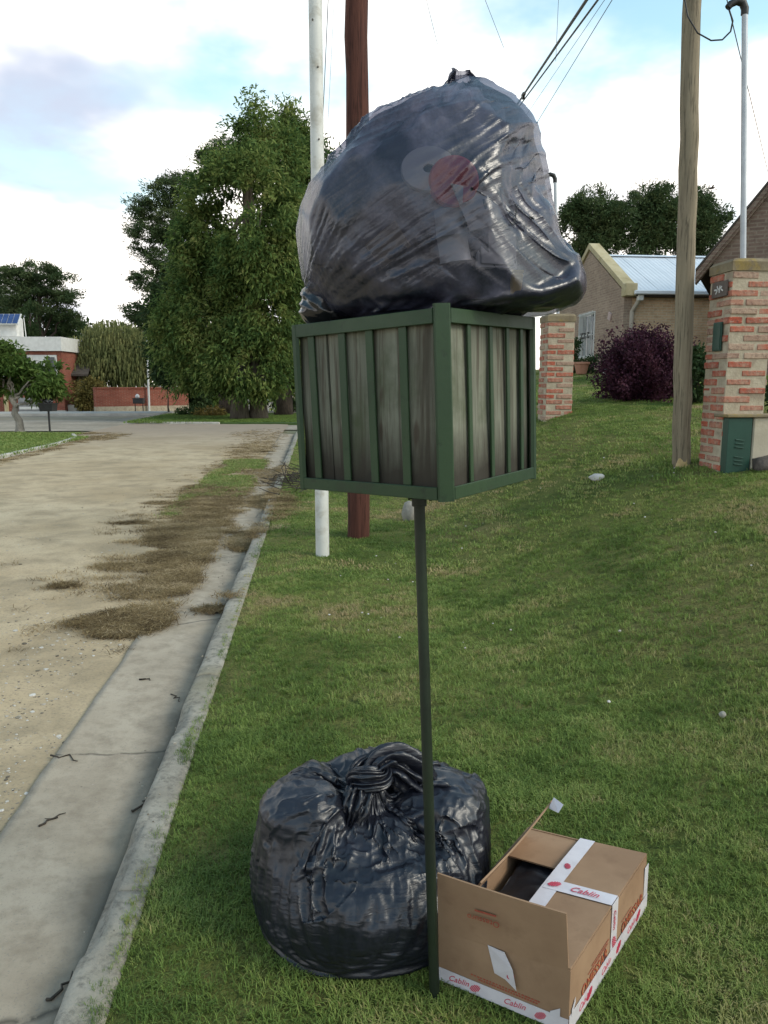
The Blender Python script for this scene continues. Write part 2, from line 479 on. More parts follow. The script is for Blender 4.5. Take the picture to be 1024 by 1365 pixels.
# verge across the road, grass island at the junction
def patch(name, poly, z, mat, drop=.12, n=1):
    mb = MB(); P = [uvw(u, v_, z) for u, v_ in poly]; mb.prism(P, (0, 0, -drop))
    o = mb.build(name, mat); o['kind'] = 'structure'; return o
M_turf = plain('verge_turf', (.085, .135, .028), (.16, .18, .055), 1.1, .95, .8, 25, dist=.05, c3=(.17, .14, .06), s3=.6)
patch('verge', [(-6.5, 6), (-6.5, 21.5), (-6.75, 24), (-7.3, 25.6), (-8.2, 26.6), (-40, 28.5), (-40, 6)], -.03, M_turf)
M_turf2 = plain('island_turf', (.030, .070, .015), (.062, .105, .025), .8, .95, .8, 12, dist=.06)
patch('grass_island', [(-7.1, 34.2), (-3.5, 33.6), (.2, 33.0), (.2, 45.5), (-4.5, 46), (-6.6, 43), (-7.6, 37.5)], -.03, M_turf2)
M_pk = plain('pale_kerb', (.33, .31, .27), (.45, .43, .38), 3, .9, .2, 30)
for nm, pts in (('verge_kerb', [(-6.42, 17), (-6.42, 21.5), (-6.67, 24.05), (-7.24, 25.7)]), ('island_kerb', [(-7.15, 34.05), (-3.5, 33.45)])):
    mb = MB()
    for (a_, b_) in zip(pts[:-1], pts[1:]):
        p, q = uvw(*a_), uvw(*b_); d = (q - p); L = np.linalg.norm(d); n = int(L / .9) + 1
        for i in range(n):
            c = p + d * (i + .5) / n; c[2] = -.06; mb.box(c, (.13, L / n - .02, .13), rotz(math.atan2(d[1], d[0]) - math.pi / 2), .02)
    mb.build(nm, M_pk)['kind'] = 'structure'

# ------------------------------------------------------------------ scatter (grass, leaf litter, stones)
def blade_proto(name, n, h, w, spread, lean, mat, flat=0.0, seed=0):
    r = np.random.default_rng(seed); V = []; F = []
    for i in range(n):
        a = r.uniform(0, 2 * math.pi); o = np.array([r.normal(0, spread), r.normal(0, spread), 0])
        hh = h * r.uniform(.55, 1.15); le = lean * r.uniform(.4, 1.5) * hh; d = np.array([math.cos(a), math.sin(a), 0]); s = np.array([-math.sin(a), math.cos(a), 0]) * w * r.uniform(.6, 1.2) / 2
        up = np.array([0, 0, 1.0]) * (1 - flat)
        p0 = o - np.array([0, 0, .004]); p1 = o + d * le * .35 + up * hh * .6 + np.array([0, 0, flat * .006]); p2 = o + d * le + up * hh * (1 - .25 * lean) + np.array([0, 0, flat * .004])
        b = len(V); V += [p0 - s, p0 + s, p1 + s * .8, p1 - s * .8, p2]; F += [(b, b + 1, b + 2, b + 3), (b + 3, b + 2, b + 4)]
    me = bpy.data.meshes.new(name); me.from_pydata([tuple(map(float, x)) for x in V], [], F); me.materials.append(mat)
    return bpy.data.objects.new(name, me)
def scatter(name, P, rot, scl, tint, protos):
    """one object: a point per tuft, the tufts instanced on them"""
    me = bpy.data.meshes.new(name); n = len(P)
    me.vertices.add(n); me.vertices.foreach_set('co', np.asarray(P, np.float32).ravel())
    for nm, arr in (('rz', rot), ('sc', scl), ('tint', tint)):
        at_ = me.attributes.new(nm, 'FLOAT', 'POINT'); at_.data.foreach_set('value', np.asarray(arr, np.float32))
    o = bpy.data.objects.new(name, me); C.objects.link(o); o['kind'] = 'stuff'
    ng = bpy.data.node_groups.new(name + '_nodes', 'GeometryNodeTree')
    ng.interface.new_socket('Geometry', in_out='INPUT', socket_type='NodeSocketGeometry')
    ng.interface.new_socket('Geometry', in_out='OUTPUT', socket_type='NodeSocketGeometry')
    gi = ng.nodes.new('NodeGroupInput'); go = ng.nodes.new('NodeGroupOutput')
    iop = ng.nodes.new('GeometryNodeInstanceOnPoints'); jg = ng.nodes.new('GeometryNodeJoinGeometry')
    for p in protos:
        oi = ng.nodes.new('GeometryNodeObjectInfo'); oi.inputs['Object'].default_value = p; oi.inputs['As Instance'].default_value = True
        ng.links.new(oi.outputs['Geometry'], jg.inputs[0])
    ng.links.new(gi.outputs[0], iop.inputs['Points']); ng.links.new(jg.outputs[0], iop.inputs['Instance'])
    iop.inputs['Pick Instance'].default_value = True
    def na(nm):
        x = ng.nodes.new('GeometryNodeInputNamedAttribute'); x.data_type = 'FLOAT'; x.inputs['Name'].default_value = nm; return x.outputs['Attribute']
    cx = ng.nodes.new('ShaderNodeCombineXYZ'); ng.links.new(na('rz'), cx.inputs[2]); ng.links.new(cx.outputs[0], iop.inputs['Rotation'])
    ng.links.new(na('sc'), iop.inputs['Scale'])
    ng.links.new(iop.outputs[0], go.inputs[0])
    md = o.modifiers.new('scatter', 'NODES'); md.node_group = ng
    return o
def tint_mat(name, stops, rough=.7, transl=.25, gloss=.3):
    g = G(name); at_ = g.n('ShaderNodeAttribute', attribute_type='INSTANCER', attribute_name='tint')
    col = g.ramp(at_.outputs['Fac'], stops)
    g.set(col=col, rough=rough, spec=gloss)
    if transl > 0:
        tr = g.n('ShaderNodeBsdfTranslucent'); g.val(tr.inputs[0], col); ms = g.n('ShaderNodeMixShader'); ms.inputs[0].default_value = transl
        g.l(g.b.outputs[0], ms.inputs[1]); g.l(tr.outputs[0], ms.inputs[2]); g.l(ms.outputs[0], g.o.inputs[0])
    return g.m
M_blade = tint_mat('grass_blade', [(0, (.092, .150, .030)), (.35, (.172, .250, .054)), (.6, (.255, .310, .085)), (.8, (.34, .32, .12)), (1, (.40, .315, .165))])
tufts = [blade_proto('grass_tuft', 12, .028, .0032, .016, .9, M_blade, 0, s) for s in (1, 2, 3)]
tufts_far = [blade_proto('grass_clump', 14, .034, .009, .05, 1.0, M_blade, 0, s) for s in (4, 5, 6)]
def lawn_pts(n, u0, u1, v0, v1, rr):
    u = rr.uniform(u0, u1, n); v_ = rr.uniform(v0, v1, n)
    return u, v_
def lawn_tint(u, v_, rr):
    p = np.column_stack([u * .8, v_ * .8, u * 0]); q = np.column_stack([u * 4, v_ * 4, u * 0])
    big = fbm(p, 3, 41); sm = fbm(q, 3, 42)
    t = .28 + 1.1 * (big - .5) + 1.0 * (sm - .45) + rr.normal(0, .16, len(u))
    dry = np.clip(fbm(np.column_stack([u * 1.7, v_ * 1.7, u * 0 + 9]), 3, 43) - .56, 0, 1) * 2.2
    edge = np.exp(-np.maximum(u, 0) / .10) * .12
    return np.clip(t + dry + edge * rr.uniform(0, 1, len(u)), 0, 1)
def grass_set(name, dens, u0, u1, v0, v1, protos, s0, seed, fade=None):
    rr = np.random.default_rng(seed); n = int(dens * (u1 - u0) * (v1 - v0)); u, v_ = lawn_pts(n, u0, u1, v0, v1, rr)
    xy = uvs(u, v_); ok = np.ones(n, bool)
    edge = -.028 + .075 * (fbm(np.column_stack([v_ * 2.5, v_ * 0, v_ * 0]), 3, 44) - .5) * 1.4
    ok &= u > edge
    # keep to what the lens could see from here or from a step aside
    ok &= (np.abs(xy[:, 0]) < .75 * xy[:, 1] + .6)
    thin = fbm(np.column_stack([u * 3, v_ * 3, u * 0 + 4]), 3, 45)
    ok &= rr.uniform(0, 1, n) < np.clip(.35 + 2.2 * (thin - .25), .3, 1)
    u, v_, xy = u[ok], v_[ok], xy[ok]
    z = np.where(u > 0, lawn_surf(np.maximum(u, 0), v_), .0)
    P = np.column_stack([xy, z]); n = len(P)
    hgt = .7 + .7 * fbm(np.column_stack([u * 2.2, v_ * 2.2, u * 0 + 2]), 3, 46)
    return P, rr.uniform(0, 6.28, n), .74 * s0 * hgt * rr.uniform(.7, 1.2, n) * (1 - .35 * np.exp(-np.maximum(u, 0) / .05)), lawn_tint(u, v_, rr)
def cat(*sets): return [np.concatenate(x) for x in zip(*sets)]
near = cat(grass_set('a', 3600, -.06, 3.2, .9, 3.2, tufts, 1.0, 1), grass_set('b', 1700, -.06, 4.6, 3.2, 6.0, tufts, 1.05, 2))
scatter('grass', *near, tufts)
mid_ = cat(grass_set('c', 420, -.04, 8, 6.0, 10, tufts_far, .9, 3), grass_set('d', 150, -.02, 11, 10, 17, tufts_far, 1.1, 4), grass_set('e', 45, 0, 16, 17, 27, tufts_far, 1.5, 5))
scatter('distant_grass', *mid_, tufts_far)
# verge and island grass
rr = np.random.default_rng(12)
def area_pts(n, u0, u1, v0, v1, z, keep=None):
    u = rr.uniform(u0, u1, n); w = rr.uniform(v0, v1, n)
    if keep is not None:
        k = keep(u, w); u, w = u[k], w[k]
    return u, w, np.column_stack([uvs(u, w), np.full(len(u), z)])
u, w, P1 = area_pts(9000, -14, -6.4, 15, 27, -.03, lambda u, w: (w < 26.4 + .12 * (-8 - u)) & ((w < 24.5) | (u < -7.2)))
u2, w2, P2 = area_pts(9000, -7.4, .2, 33.8, 44, -.03)
u3, w3, P3 = area_pts(3000, -1.35, -.55, 9.5, 17, -.09, lambda u, w: fbm(np.column_stack([u * 2, w * .7, u * 0]), 3, 50) > .47)
P = np.vstack([P1, P2, P3]); n = len(P)
t = np.concatenate([rr.normal(.42, .16, len(P1)), rr.normal(.22, .12, len(P2)), rr.normal(.5, .2, len(P3))])
s = np.concatenate([rr.uniform(1.2, 2.4, len(P1)), rr.uniform(1.6, 3.2, len(P2)), rr.uniform(.7, 1.5, len(P3))])
scatter('verge_grass', P, rr.uniform(0, 6.28, n), s, np.clip(t, 0, 1), tufts_far)

# dead leaf litter swept along the gutter and over the road edge
M_litter = tint_mat('dry_litter', [(0, (.070, .046, .022)), (.4, (.20, .14, .066)), (.75, (.35, .26, .13)), (1, (.50, .39, .24))], .85, .1, .1)
lit = [blade_proto('litter_tuft', 15, .062, .0042, .038, 1.7, M_litter, .72, s) for s in (7, 8, 9)]
def litter(n, u0, u1, v0, v1, thr, seed, su=2.0, sv=2.6):
    u = rr.uniform(u0, u1, n); w = rr.uniform(v0, v1, n)
    m = fbm(np.column_stack([u * su, w * sv, u * 0 + seed]), 4, 60 + seed)
    return u, w, m > thr
sets = []
def blob(n, cu, cv, ru, rv, seed, soft=.35, ang=0):
    r_ = np.sqrt(rr.uniform(0, 1, n)); th = rr.uniform(0, 6.28, n)
    a_, b_ = r_ * np.cos(th), r_ * np.sin(th)
    u = cu + ru * a_; w = cv + rv * b_ + ang * (u - cu)
    k = .6 * fbm(np.column_stack([u * 3.2, w * 11, u * 0 + seed]), 3, seed) + .4 * fbm(np.column_stack([u * 14, w * 14, u * 0 + seed]), 2, seed + 5) > .31 + (soft - .08) * r_ ** 2
    hgt = .014 * np.clip(1 - r_, 0, 1)
    sets.append(np.column_stack([u[k], w[k], hgt[k]]))
blob(1500, -.75, 5.22, .26, .36, 71); blob(160, -1.02, 5.15, .12, .14, 72, .5)
blob(900, -.66, 6.35, .22, .5, 73, .4); blob(1400, -.78, 7.3, .36, .8, 74, .42); blob(2200, -.85, 8.6, .5, 1.1, 75, .42)
blob(1900, -.95, 10.2, .6, 1.2, 76, .42); blob(1600, -.95, 12.2, .65, 1.6, 77, .45); blob(1200, -1.0, 15.5, .7, 2.6, 78, .45); blob(1200, -1.1, 20, .8, 3.5, 79, .45); blob(900, -1.3, 26, 1.2, 4, 80, .5)
blob(130, -1.25, 6.9, .2, .09, 81, .3); blob(120, -1.3, 8.0, .3, .12, 82, .4); blob(150, -1.45, 9.1, .4, .12, 83, .4); blob(60, -1.5, 6.2, .12, .05, 84, .3); blob(160, -1.55, 10.6, .35, .2, 85, .45)
blob(700, -.20, 8.05, .17, .55, 86, .25); blob(700, -.22, 10.9, .2, .8, 87, .25); blob(120, -.2, 5.45, .13, .035, 88, .3); blob(500, -.25, 14, .3, 1.6, 89, .3); blob(500, .1, 9.6, .22, 1.6, 90, .45)
blob(1500, -6.3, 19, .5, 6, 91, .45); blob(1200, -6.1, 25, .8, 2.4, 92, .45); blob(700, -7.5, 27.3, 1.6, .8, 93, .5)
n = 7500; u = -.5 - np.abs(rr.normal(0, .5, n)); w = 4.5 + rr.gamma(2.2, 3.2, n); k = .75 * fbm(np.column_stack([u * 1.7, w * 6.5, u * 0 + 3]), 3, 98) + .25 * fbm(np.column_stack([u * 12, w * 12, u * 0]), 2, 99) > .50 + .05 * np.abs(u + .6)
k &= (w < 30); sets.append(np.column_stack([u[k], w[k], u[k] * 0]))
S = np.concatenate(sets); u, w = S[:, 0], S[:, 1]
zr = np.where(u < -.612, road_z(u, w) + .004, np.where(u < -.128, gutter_z(u) + .006, np.where(u < 0, .004, .01)))
P = np.column_stack([uvs(u, w), zr + S[:, 2] * rr.uniform(.2, 1, len(u))]); n = len(P)
scatter('leaf_litter', P, rr.uniform(0, 6.28, n), rr.uniform(.6, 1.25, n), np.clip(rr.normal(.5, .24, n) + 1.3 * (fbm(np.column_stack([u * 4, w * 9, u * 0]), 3, 95) - .5), 0, 1), lit)

# loose grit on the road
M_grit = tint_mat('road_grit', [(0, (.10, .085, .065)), (.5, (.30, .26, .20)), (.85, (.42, .39, .34)), (1, (.55, .53, .5))], .9, 0, .2)
def grit_proto(seed):
    import bmesh
    bm = bmesh.new(); bmesh.ops.create_icosphere(bm, subdivisions=1, radius=.006); r = random.Random(seed)
    for v_ in bm.verts: v_.co = Vector((v_.co.x * r.uniform(.7, 1.4), v_.co.y * r.uniform(.7, 1.3), v_.co.z * r.uniform(.4, .8)))
    me = bpy.data.meshes.new('grit_grain'); bm.to_mesh(me); bm.free(); me.materials.append(M_grit); return bpy.data.objects.new('grit_grain', me)
n = 5200; w = 1.2 + rr.gamma(1.5, 2.6, n); u = -.62 - np.abs(rr.normal(0, 1.3, n)) * (0.25 + .12 * w)
k = fbm(np.column_stack([u * 1.6, w * 1.6, u * 0]), 3, 97) > .42; u, w = u[k], w[k]
k = u > -6.3; u, w = u[k], w[k]; n = len(u)
scatter('road_gravel', np.column_stack([uvs(u, w), road_z(u, w) + .001]), rr.uniform(0, 6.28, n), rr.gamma(2.0, .32, n) + .15, rr.uniform(0, 1, n), [grit_proto(i) for i in range(3)])
# a thin dusting of crumbs and clippings on the gutter
n = 500; u = rr.uniform(-.6, -.02, n); w = rr.uniform(1.2, 8, n)
scatter('gutter_crumbs', np.column_stack([uvs(u, w), np.where(u < -.128, gutter_z(u) + .004, .004)]), rr.uniform(0, 6.28, n), rr.gamma(1.6, .2, n) + .1, rr.uniform(0, .8, n), [grit_proto(i + 5) for i in range(3)])
# ------------------------------------------------------------------ plastic bags: a small cloth solver
def cloth(P, Lh, Lv, sdf, iters=300, grav=-.0012, damp=.92, hs=1.0, comp=.35, bend=.12, pins=None, floor=None, fric=.4, seed=0, noise=.002, press=0.0, over=1):
    """P: (rows, cols, 3) grid wrapped in the columns; Lh, Lv: rest lengths along rows and columns. Coloured Gauss-Seidel."""
    rr = np.random.default_rng(seed); P = P.astype(np.float32).copy(); n, m = P.shape[:2]
    P += rr.normal(0, noise, P.shape).astype(np.float32); Q = P.copy()
    i, j = np.meshgrid(np.arange(n), np.arange(m), indexing='ij'); ID = i * m + j
    sets = []
    Lh = np.broadcast_to(np.asarray(Lh, np.float32), (n, m)); Lv = np.broadcast_to(np.asarray(Lv, np.float32), (n - 1, m))
    Ld = np.sqrt((.5 * (Lh[1:] + Lh[:-1])) ** 2 + Lv ** 2)
    def addset(A, B, L, k, c): sets.append((A.ravel(), B.ravel(), np.ascontiguousarray(L).ravel().astype(np.float32), k, c))
    nx = np.roll(ID, -1, 1)
    for par in (0, 1):
        addset(ID[:, par::2], nx[:, par::2], Lh[:, par::2], hs, comp)
        lo, hi = np.arange(par, n - 1, 2), np.arange(par, n - 1, 2) + 1
        addset(ID[lo], ID[hi], Lv[lo], 1.0, comp)
        addset(ID[lo], nx[hi], Ld[lo], .7, comp * .4)
        addset(nx[lo], ID[hi], Ld[lo], .7, comp * .4)
    if bend > 0:
        n2 = np.roll(ID, -2, 1)
        for par in (0, 2):
            cols = [c for c in range(m) if c % 4 in (par, par + 1)]
            addset(ID[:, cols], n2[:, cols], 1.85 * Lh[:, cols], .0, bend)
            rows = [r for r in range(n - 2) if r % 4 in (par, par + 1)]
            addset(ID[rows], ID[[r + 2 for r in rows]], 1.9 * Lv[rows], .0, bend)
    Pf = P.reshape(-1, 3); Qf = Q.reshape(-1, 3)
    pin_i = pin_p = None
    if pins is not None: pin_i, pin_p = pins
    g_ = np.array([0, 0, grav], np.float32)
    for it in range(iters):
        vel = (Pf - Qf) * damp; Qf[:] = Pf; Pf += vel + g_
        if press:
            Pg = Pf.reshape(n, m, 3); du = np.roll(Pg, -1, 1) - np.roll(Pg, 1, 1); dv = np.empty_like(Pg); dv[1:-1] = Pg[2:] - Pg[:-2]; dv[0] = Pg[1] - Pg[0]; dv[-1] = Pg[-1] - Pg[-2]
            nn = np.cross(du, dv); nn /= np.linalg.norm(nn, axis=2, keepdims=True) + 1e-9
            Pf += (nn * press).reshape(-1, 3)
        for _ in range(over):
            for A, B, L, ks, kc in sets:
                d = Pf[B] - Pf[A]; l = np.sqrt(np.einsum('ij,ij->i', d, d)) + 1e-9
                e_ = (l - L) / l; k = np.where(e_ > 0, ks, kc) * .5
                d *= (e_ * k)[:, None]; Pf[A] += d; Pf[B] -= d
        for f in sdf: f(Pf, Qf, fric)
        if floor is not None:
            b = Pf[:, 2] < floor; Pf[b, 2] = floor; Qf[b, :2] += (Pf[b, :2] - Qf[b, :2]) * .8
        if pin_i is not None: Pf[pin_i] = pin_p(it / max(1, iters - 1)) if callable(pin_p) else pin_p; Qf[pin_i] = Pf[pin_i]
    return Pf.reshape(n, m, 3)
def lump(c, r, rot=0.0, p=2.0, tilt=0.0):
    """solid contents: a (super)ellipsoid the film cannot enter"""
    c = np.array(c, np.float32); r = np.array(r, np.float32)
    M = (np.array(Matrix.Rotation(rot, 3, 'Z') @ Matrix.Rotation(tilt, 3, 'Y'))).astype(np.float32)
    def f(P, Q, fric):
        q = (P - c) @ M / r; s = (np.abs(q) ** p).sum(1) ** (1 / p); b = s < 1
        if b.any():
            qq = q[b] / np.maximum(s[b], .05)[:, None]; new = (qq * r) @ M.T + c; P[b] = new
            Q[b] += (P[b] - Q[b]) * fric
    return f
def outside_box(x0, x1, y0, y1, z0, z1, wall, M, c):
    """keeps the film inside the open bin below its rim, over the rim above it"""
    M = np.array(M, np.float32); c = np.array(c, np.float32)
    def f(P, Q, fric):
        q = (P - c) @ M; b = (q[:, 2] < z1) & (q[:, 2] > z0 - .3)
        ins = b
        if ins.any():
            t = q[ins].copy(); t[:, 0] = np.clip(t[:, 0], x0, x1); t[:, 1] = np.clip(t[:, 1], y0, y1); t[:, 2] = np.maximum(t[:, 2], z0); P[ins] = t @ M.T + c
    return f
def grid_obj(name, P, mat, parent=None, cap0=True, cap1=True, sub=1, uvscale=(1, 1)):
    n, m = P.shape[:2]; V = P.reshape(-1, 3)
    I = np.arange(n * m).reshape(n, m); J = np.roll(I, -1, 1)
    F = np.stack([I[:-1], J[:-1], J[1:], I[1:]], -1).reshape(-1, 4)
    o = mesh_np(name, V, F, mat, parent, smooth=True, uv=False)
    lay = o.data.uv_layers.new(name='UVMap')
    cj = np.arange(m); U0 = np.broadcast_to(cj / m, (n - 1, m)); U1 = U0 + 1 / m
    W0 = np.broadcast_to((np.arange(n - 1) / (n - 1))[:, None], (n - 1, m)); W1 = W0 + 1 / (n - 1)
    uvq = np.stack([np.stack([U0, W0], -1), np.stack([U1, W0], -1), np.stack([U1, W1], -1), np.stack([U0, W1], -1)], 2)
    lay.data.foreach_set('uv', uvq.astype(np.float32).ravel())
    if sub:
        md = o.modifiers.new('smooth', 'SUBSURF'); md.levels = sub; md.render_levels = sub
    return o
def grid_normals(P):
    du = np.roll(P, -1, 1) - np.roll(P, 1, 1); dv = np.empty_like(P); dv[1:-1] = P[2:] - P[:-2]; dv[0] = P[1] - P[0]; dv[-1] = P[-1] - P[-2]
    n = np.cross(du, dv); return n / (np.linalg.norm(n, axis=2, keepdims=True) + 1e-9)
def refine(P, k=2):
    """Catmull-Rom refinement of a wrapped grid so that fine creases can be pressed in"""
    n, m = P.shape[:2]
    def cr(A, ax, wrap):
        a0 = A; 
        if wrap: pm, p1, p2 = np.roll(A, 1, ax), np.roll(A, -1, ax), np.roll(A, -2, ax)
        else:
            pad = np.concatenate([A[:1], A, A[-1:], A[-1:]], 0); pm, a0, p1, p2 = pad[:-3], pad[1:-2], pad[2:-1], pad[3:]
        mid = (-pm + 9 * a0 + 9 * p1 - p2) / 16
        if wrap:
            out = np.empty((A.shape[0], A.shape[1] * 2, 3), A.dtype); out[:, 0::2] = A; out[:, 1::2] = mid
        else:
            out = np.empty((A.shape[0] * 2 - 1, A.shape[1], 3), A.dtype); out[0::2] = A; out[1::2] = mid[:-1]
        return out
    for _ in range(k - 1): P = cr(cr(P, 1, True), 0, False)
    return P
def facet(P, n_seed, w, reach, seed=0, mask=None):
    """taut film: pull the surface out to the nearest of many tangent planes, which gives flat panels with crisp creases between"""
    rr = np.random.default_rng(seed); q = P.reshape(-1, 3).astype(np.float64); N = grid_normals(P).reshape(-1, 3).astype(np.float64)
    pool = np.arange(len(q)) if mask is None else np.where(mask)[0]; ids = [rr.choice(pool)]; dist = np.linalg.norm(q[pool] - q[ids[0]], axis=1)
    for _ in range(n_seed - 1):                       # loosely spaced seeds
        j = pool[np.argmax(dist * rr.uniform(.35, 1, len(pool)))]; ids.append(j); dist = np.minimum(dist, np.linalg.norm(q[pool] - q[j], axis=1))
    best = np.full(len(q), -1e9)
    for j in ids:
        nj = N[np.linalg.norm(q - q[j], axis=1) < reach * .35].mean(0); nj /= np.linalg.norm(nj) + 1e-9; nj = nj + rr.normal(0, .10, 3); nj /= np.linalg.norm(nj)
        rel = q - q[j]; r2 = np.linalg.norm(rel, axis=1); d = rel @ nj - .012 * np.clip(r2 / reach - .7, 0, 1) ; ok = (r2 < reach) & (N @ nj > .25)
        best[ok] = np.maximum(best[ok], d[ok])
    mv = np.where(best > -1e8, -best, 0); mv = np.clip(mv, -.02, .03)
    if mask is not None: mv = mv * np.where(mask, 1, 0)
    return (q + N * (mv * w)[:, None]).reshape(P.shape)
def ridged(P, octs=3, seed=0):
    o = 0; a = 1.0; s = 0
    for k in range(octs):
        o = o + a * (1 - np.abs(2 * vnoise(P * 2 ** k, seed + k) - 1)) ** 2; s += a; a *= .5
    return o / s

def film(name, base, rough, clear=0.0, clear_col=(.4, .39, .42), bump=.35, wr=(0.0, 0.0, 0.0), str_=(1, 1, 1), bs=30, dist=.004, spec=.5, haze=.0):
    g = G(name); v = g.coord('Object'); vs = g.coord('Object', str_, wr)
    f1 = g.noise(v, 7, 5, .6, .4); fine = g.noise(vs, bs, 4, .6, .5); cr = g.noise(v, 34, 3, .7, .8)
    col = g.mix(g.ramp(f1, [(.4, 0.), (.65, 1.)]), base, tuple(c * 1.7 for c in base))
    msk = g.ramp(g.noise(v, 4.5, 3, .5), [(.38, .15), (.6, 1.0)])
    h = g.math('ADD', g.math('MULTIPLY', fine, msk), g.math('MULTIPLY', cr, .25))
    ro = g.math('ADD', g.math('MULTIPLY', f1, .16), rough - .08)
    nor = g.bump(h, bump, dist)
    g.set(col=col, rough=ro, spec=spec, nor=nor)
    if clear > 0:
        tr = g.n('ShaderNodeBsdfTransparent'); g.val(tr.inputs[0], clear_col)
        ms = g.n('ShaderNodeMixShader')
        cl = g.math('MULTIPLY', g.ramp(g.noise(v, 3.2, 4, .55, .6), [(.36, .6), (.6, 1.0)]), clear)
        g.l(cl, ms.inputs[0])
        g.l(g.b.outputs[0], ms.inputs[1]); g.l(tr.outputs[0], ms.inputs[2]); g.l(ms.outputs[0], g.o.inputs[0])
    return g.m
M_bagA = film('black_film', (.0070, .0082, .0135), .36, bump=.7, str_=(1, 1, 9), bs=9, dist=.006, spec=.55)
M_bagB = film('thin_film', (.018, .020, .036), .24, clear=.47, clear_col=(.78, .78, .86), bump=.4, wr=(0, R(-30), 0), str_=(1.0, 3.0, 22), bs=6.5, dist=.005, spec=.85)
M_bagD = film('dull_film', (.009, .010, .014), .50, bump=.5, str_=(1, 1, 6), bs=10, spec=.4)
M_bagC = film('glossy_film', (.008, .008, .010), .18, bump=.5, wr=(0, R(-25), 0), str_=(1, 1, 8), bs=12, spec=.6)

# ---- the tied bag on the grass
BAG_IT = 220
def tied_bag():
    c0 = np.array([-.045, 2.055, 0.0]); kn = np.array([-.035, 2.035, .388])
    n, m = 124, 272
    th0 = np.linspace(0, 2 * math.pi, m, endpoint=False)
    wob = np.column_stack([np.cos(th0) * 1.6, np.sin(th0) * 1.6, th0 * 0])
    s = np.linspace(0, 1, n)
    key = np.array([0, .14, .25, .42, .58, .72, .90, 1.0])
    r1 = np.interp(s, key, [.03, .17, .235, .325, .350, .285, .095, .030])
    z1 = np.interp(s, key, [0.004, .006, .045, .19, .315, .390, .425, .435])
    # unequal gathers round the neck
    th = th0[None, :] + np.interp(s, [0, .55, 1], [0, .0, 1])[:, None] * (.55 * (fbm(wob * 1.5, 2, 9) - .5) + .35 * (fbm(wob * 4, 2, 10) - .5))[None, :]
    P = np.empty((n, m, 3)); P[..., 0] = c0[0] + r1[:, None] * np.cos(th); P[..., 1] = c0[1] + r1[:, None] * np.sin(th) * .93; P[..., 2] = z1[:, None]
    sw = fbm(np.column_stack([np.repeat(s * 5, m), np.tile(np.cos(th0) * 1.5, n), np.tile(np.sin(th0) * 1.5, n)]), 3, 14).reshape(n, m) - .5
    P += .035 * sw[..., None] * np.stack(np.broadcast_arrays(np.cos(th), np.sin(th), .6 * np.ones_like(th)), -1) * np.interp(s, [0, .3, .5, .9, 1], [0, .3, 1, .6, 0])[:, None, None]
    # rest shape: taut below, more film than the contents need above
    r2 = (r1 * np.interp(s, [0, .25, .42, .55, .75, .9, 1], [.96, .97, 1.0, 1.09, 1.17, 1.7, 2.4]))[:, None] * (1 + .12 * np.interp(s, [.3, .55, 1], [0, 1, 1])[:, None] * 2 * sw)
    sl = np.interp(s, [0, .25, .45, .6, .8, 1], [1, .98, 1.0, 1.09, 1.12, 1.05])
    Lh = 2 * math.pi * r2 / m; Lv = (np.hypot(np.diff(r1), np.diff(z1)) * .5 * (sl[1:] + sl[:-1]))[:, None]
    nb = int(.24 * n); top = np.concatenate([np.arange(nb * m), np.arange((n - 2) * m, n * m)])
    tgt = P.reshape(-1, 3)[top].copy(); tgt[nb * m:, :2] = kn[:2] + (tgt[nb * m:, :2] - c0[:2]) * .9; tgt[nb * m:, 2] = kn[2] + np.repeat([-.012, .004], m)
    tgt = tgt.astype(np.float32); st = P.reshape(-1, 3)[top].astype(np.float32)
    pin = lambda t: st + (tgt - st) * min(1, t * 2.2)
    lumps = [lump((-.055, 2.065, .165), (.285, .265, .165), .3, 2.5), lump((-.225, 1.99, .285), (.125, .13, .125), .2, 2.8), lump((.155, 2.10, .235), (.155, .17, .140), -.2, 2.7),
             lump((-.02, 2.21, .25), (.22, .12, .140), 0, 2.5), lump((-.085, 1.90, .155), (.16, .13, .145), .35, 2.3), lump((-.21, 2.10, .30), (.085, .11, .12), 0, 2.2), lump((.05, 1.95, .20), (.13, .10, .10), .4, 2.0)]
    P = cloth(P, Lh, Lv, lumps, iters=BAG_IT, grav=-.00009, damp=.86, comp=.85, bend=.22, pins=(top, pin), floor=.004, fric=.75, seed=3, noise=.002, press=.00001)
    P = refine(P, 2)
    P = facet(P, 90, .45, .13, 51, (P.reshape(-1, 3)[:, 2] > .10) & (np.hypot(P.reshape(-1, 3)[:, 0] - kn[0], P.reshape(-1, 3)[:, 1] - kn[1]) > .215))
    N = grid_normals(P); q = P.reshape(-1, 3)
    hgt = np.clip((q[:, 2] - .10) / .22, 0, 1)
    wq = q + .05 * (np.column_stack([fbm(q * 7 + k_, 2, 120 + k_) for k_ in range(3)]) - .5)
    fold = np.abs(fbm(wq * np.array([8, 8, 10]), 2, 101) - .5) * 2
    cr = np.abs(fbm(wq * np.array([19, 19, 24]), 2, 131) - .5) * 2
    cr2 = np.clip(ridged(wq * np.array([24, 24, 28]), 1, 141), 0, 1) ** 4 - .2
    ln = ridged(np.column_stack([q[:, 0] * 5, q[:, 1] * 5, q[:, 2] * 75 + 8 * fbm(q * 5, 2, 8)]), 2, 105) - .45
    lm = np.clip(fbm(q * np.array([6, 6, 5]), 2, 109) - .40, 0, 1) * 4
    d = (.020 * (.2 - fold) + .010 * (.2 - cr) + .0045 * cr2) * hgt + .0040 * ln * (1 - hgt) * np.clip(lm, 0, 1.4)
    P = P + (N.reshape(-1, 3) * d[:, None]).reshape(P.shape)
    P[..., 2] = np.maximum(P[..., 2], .003)
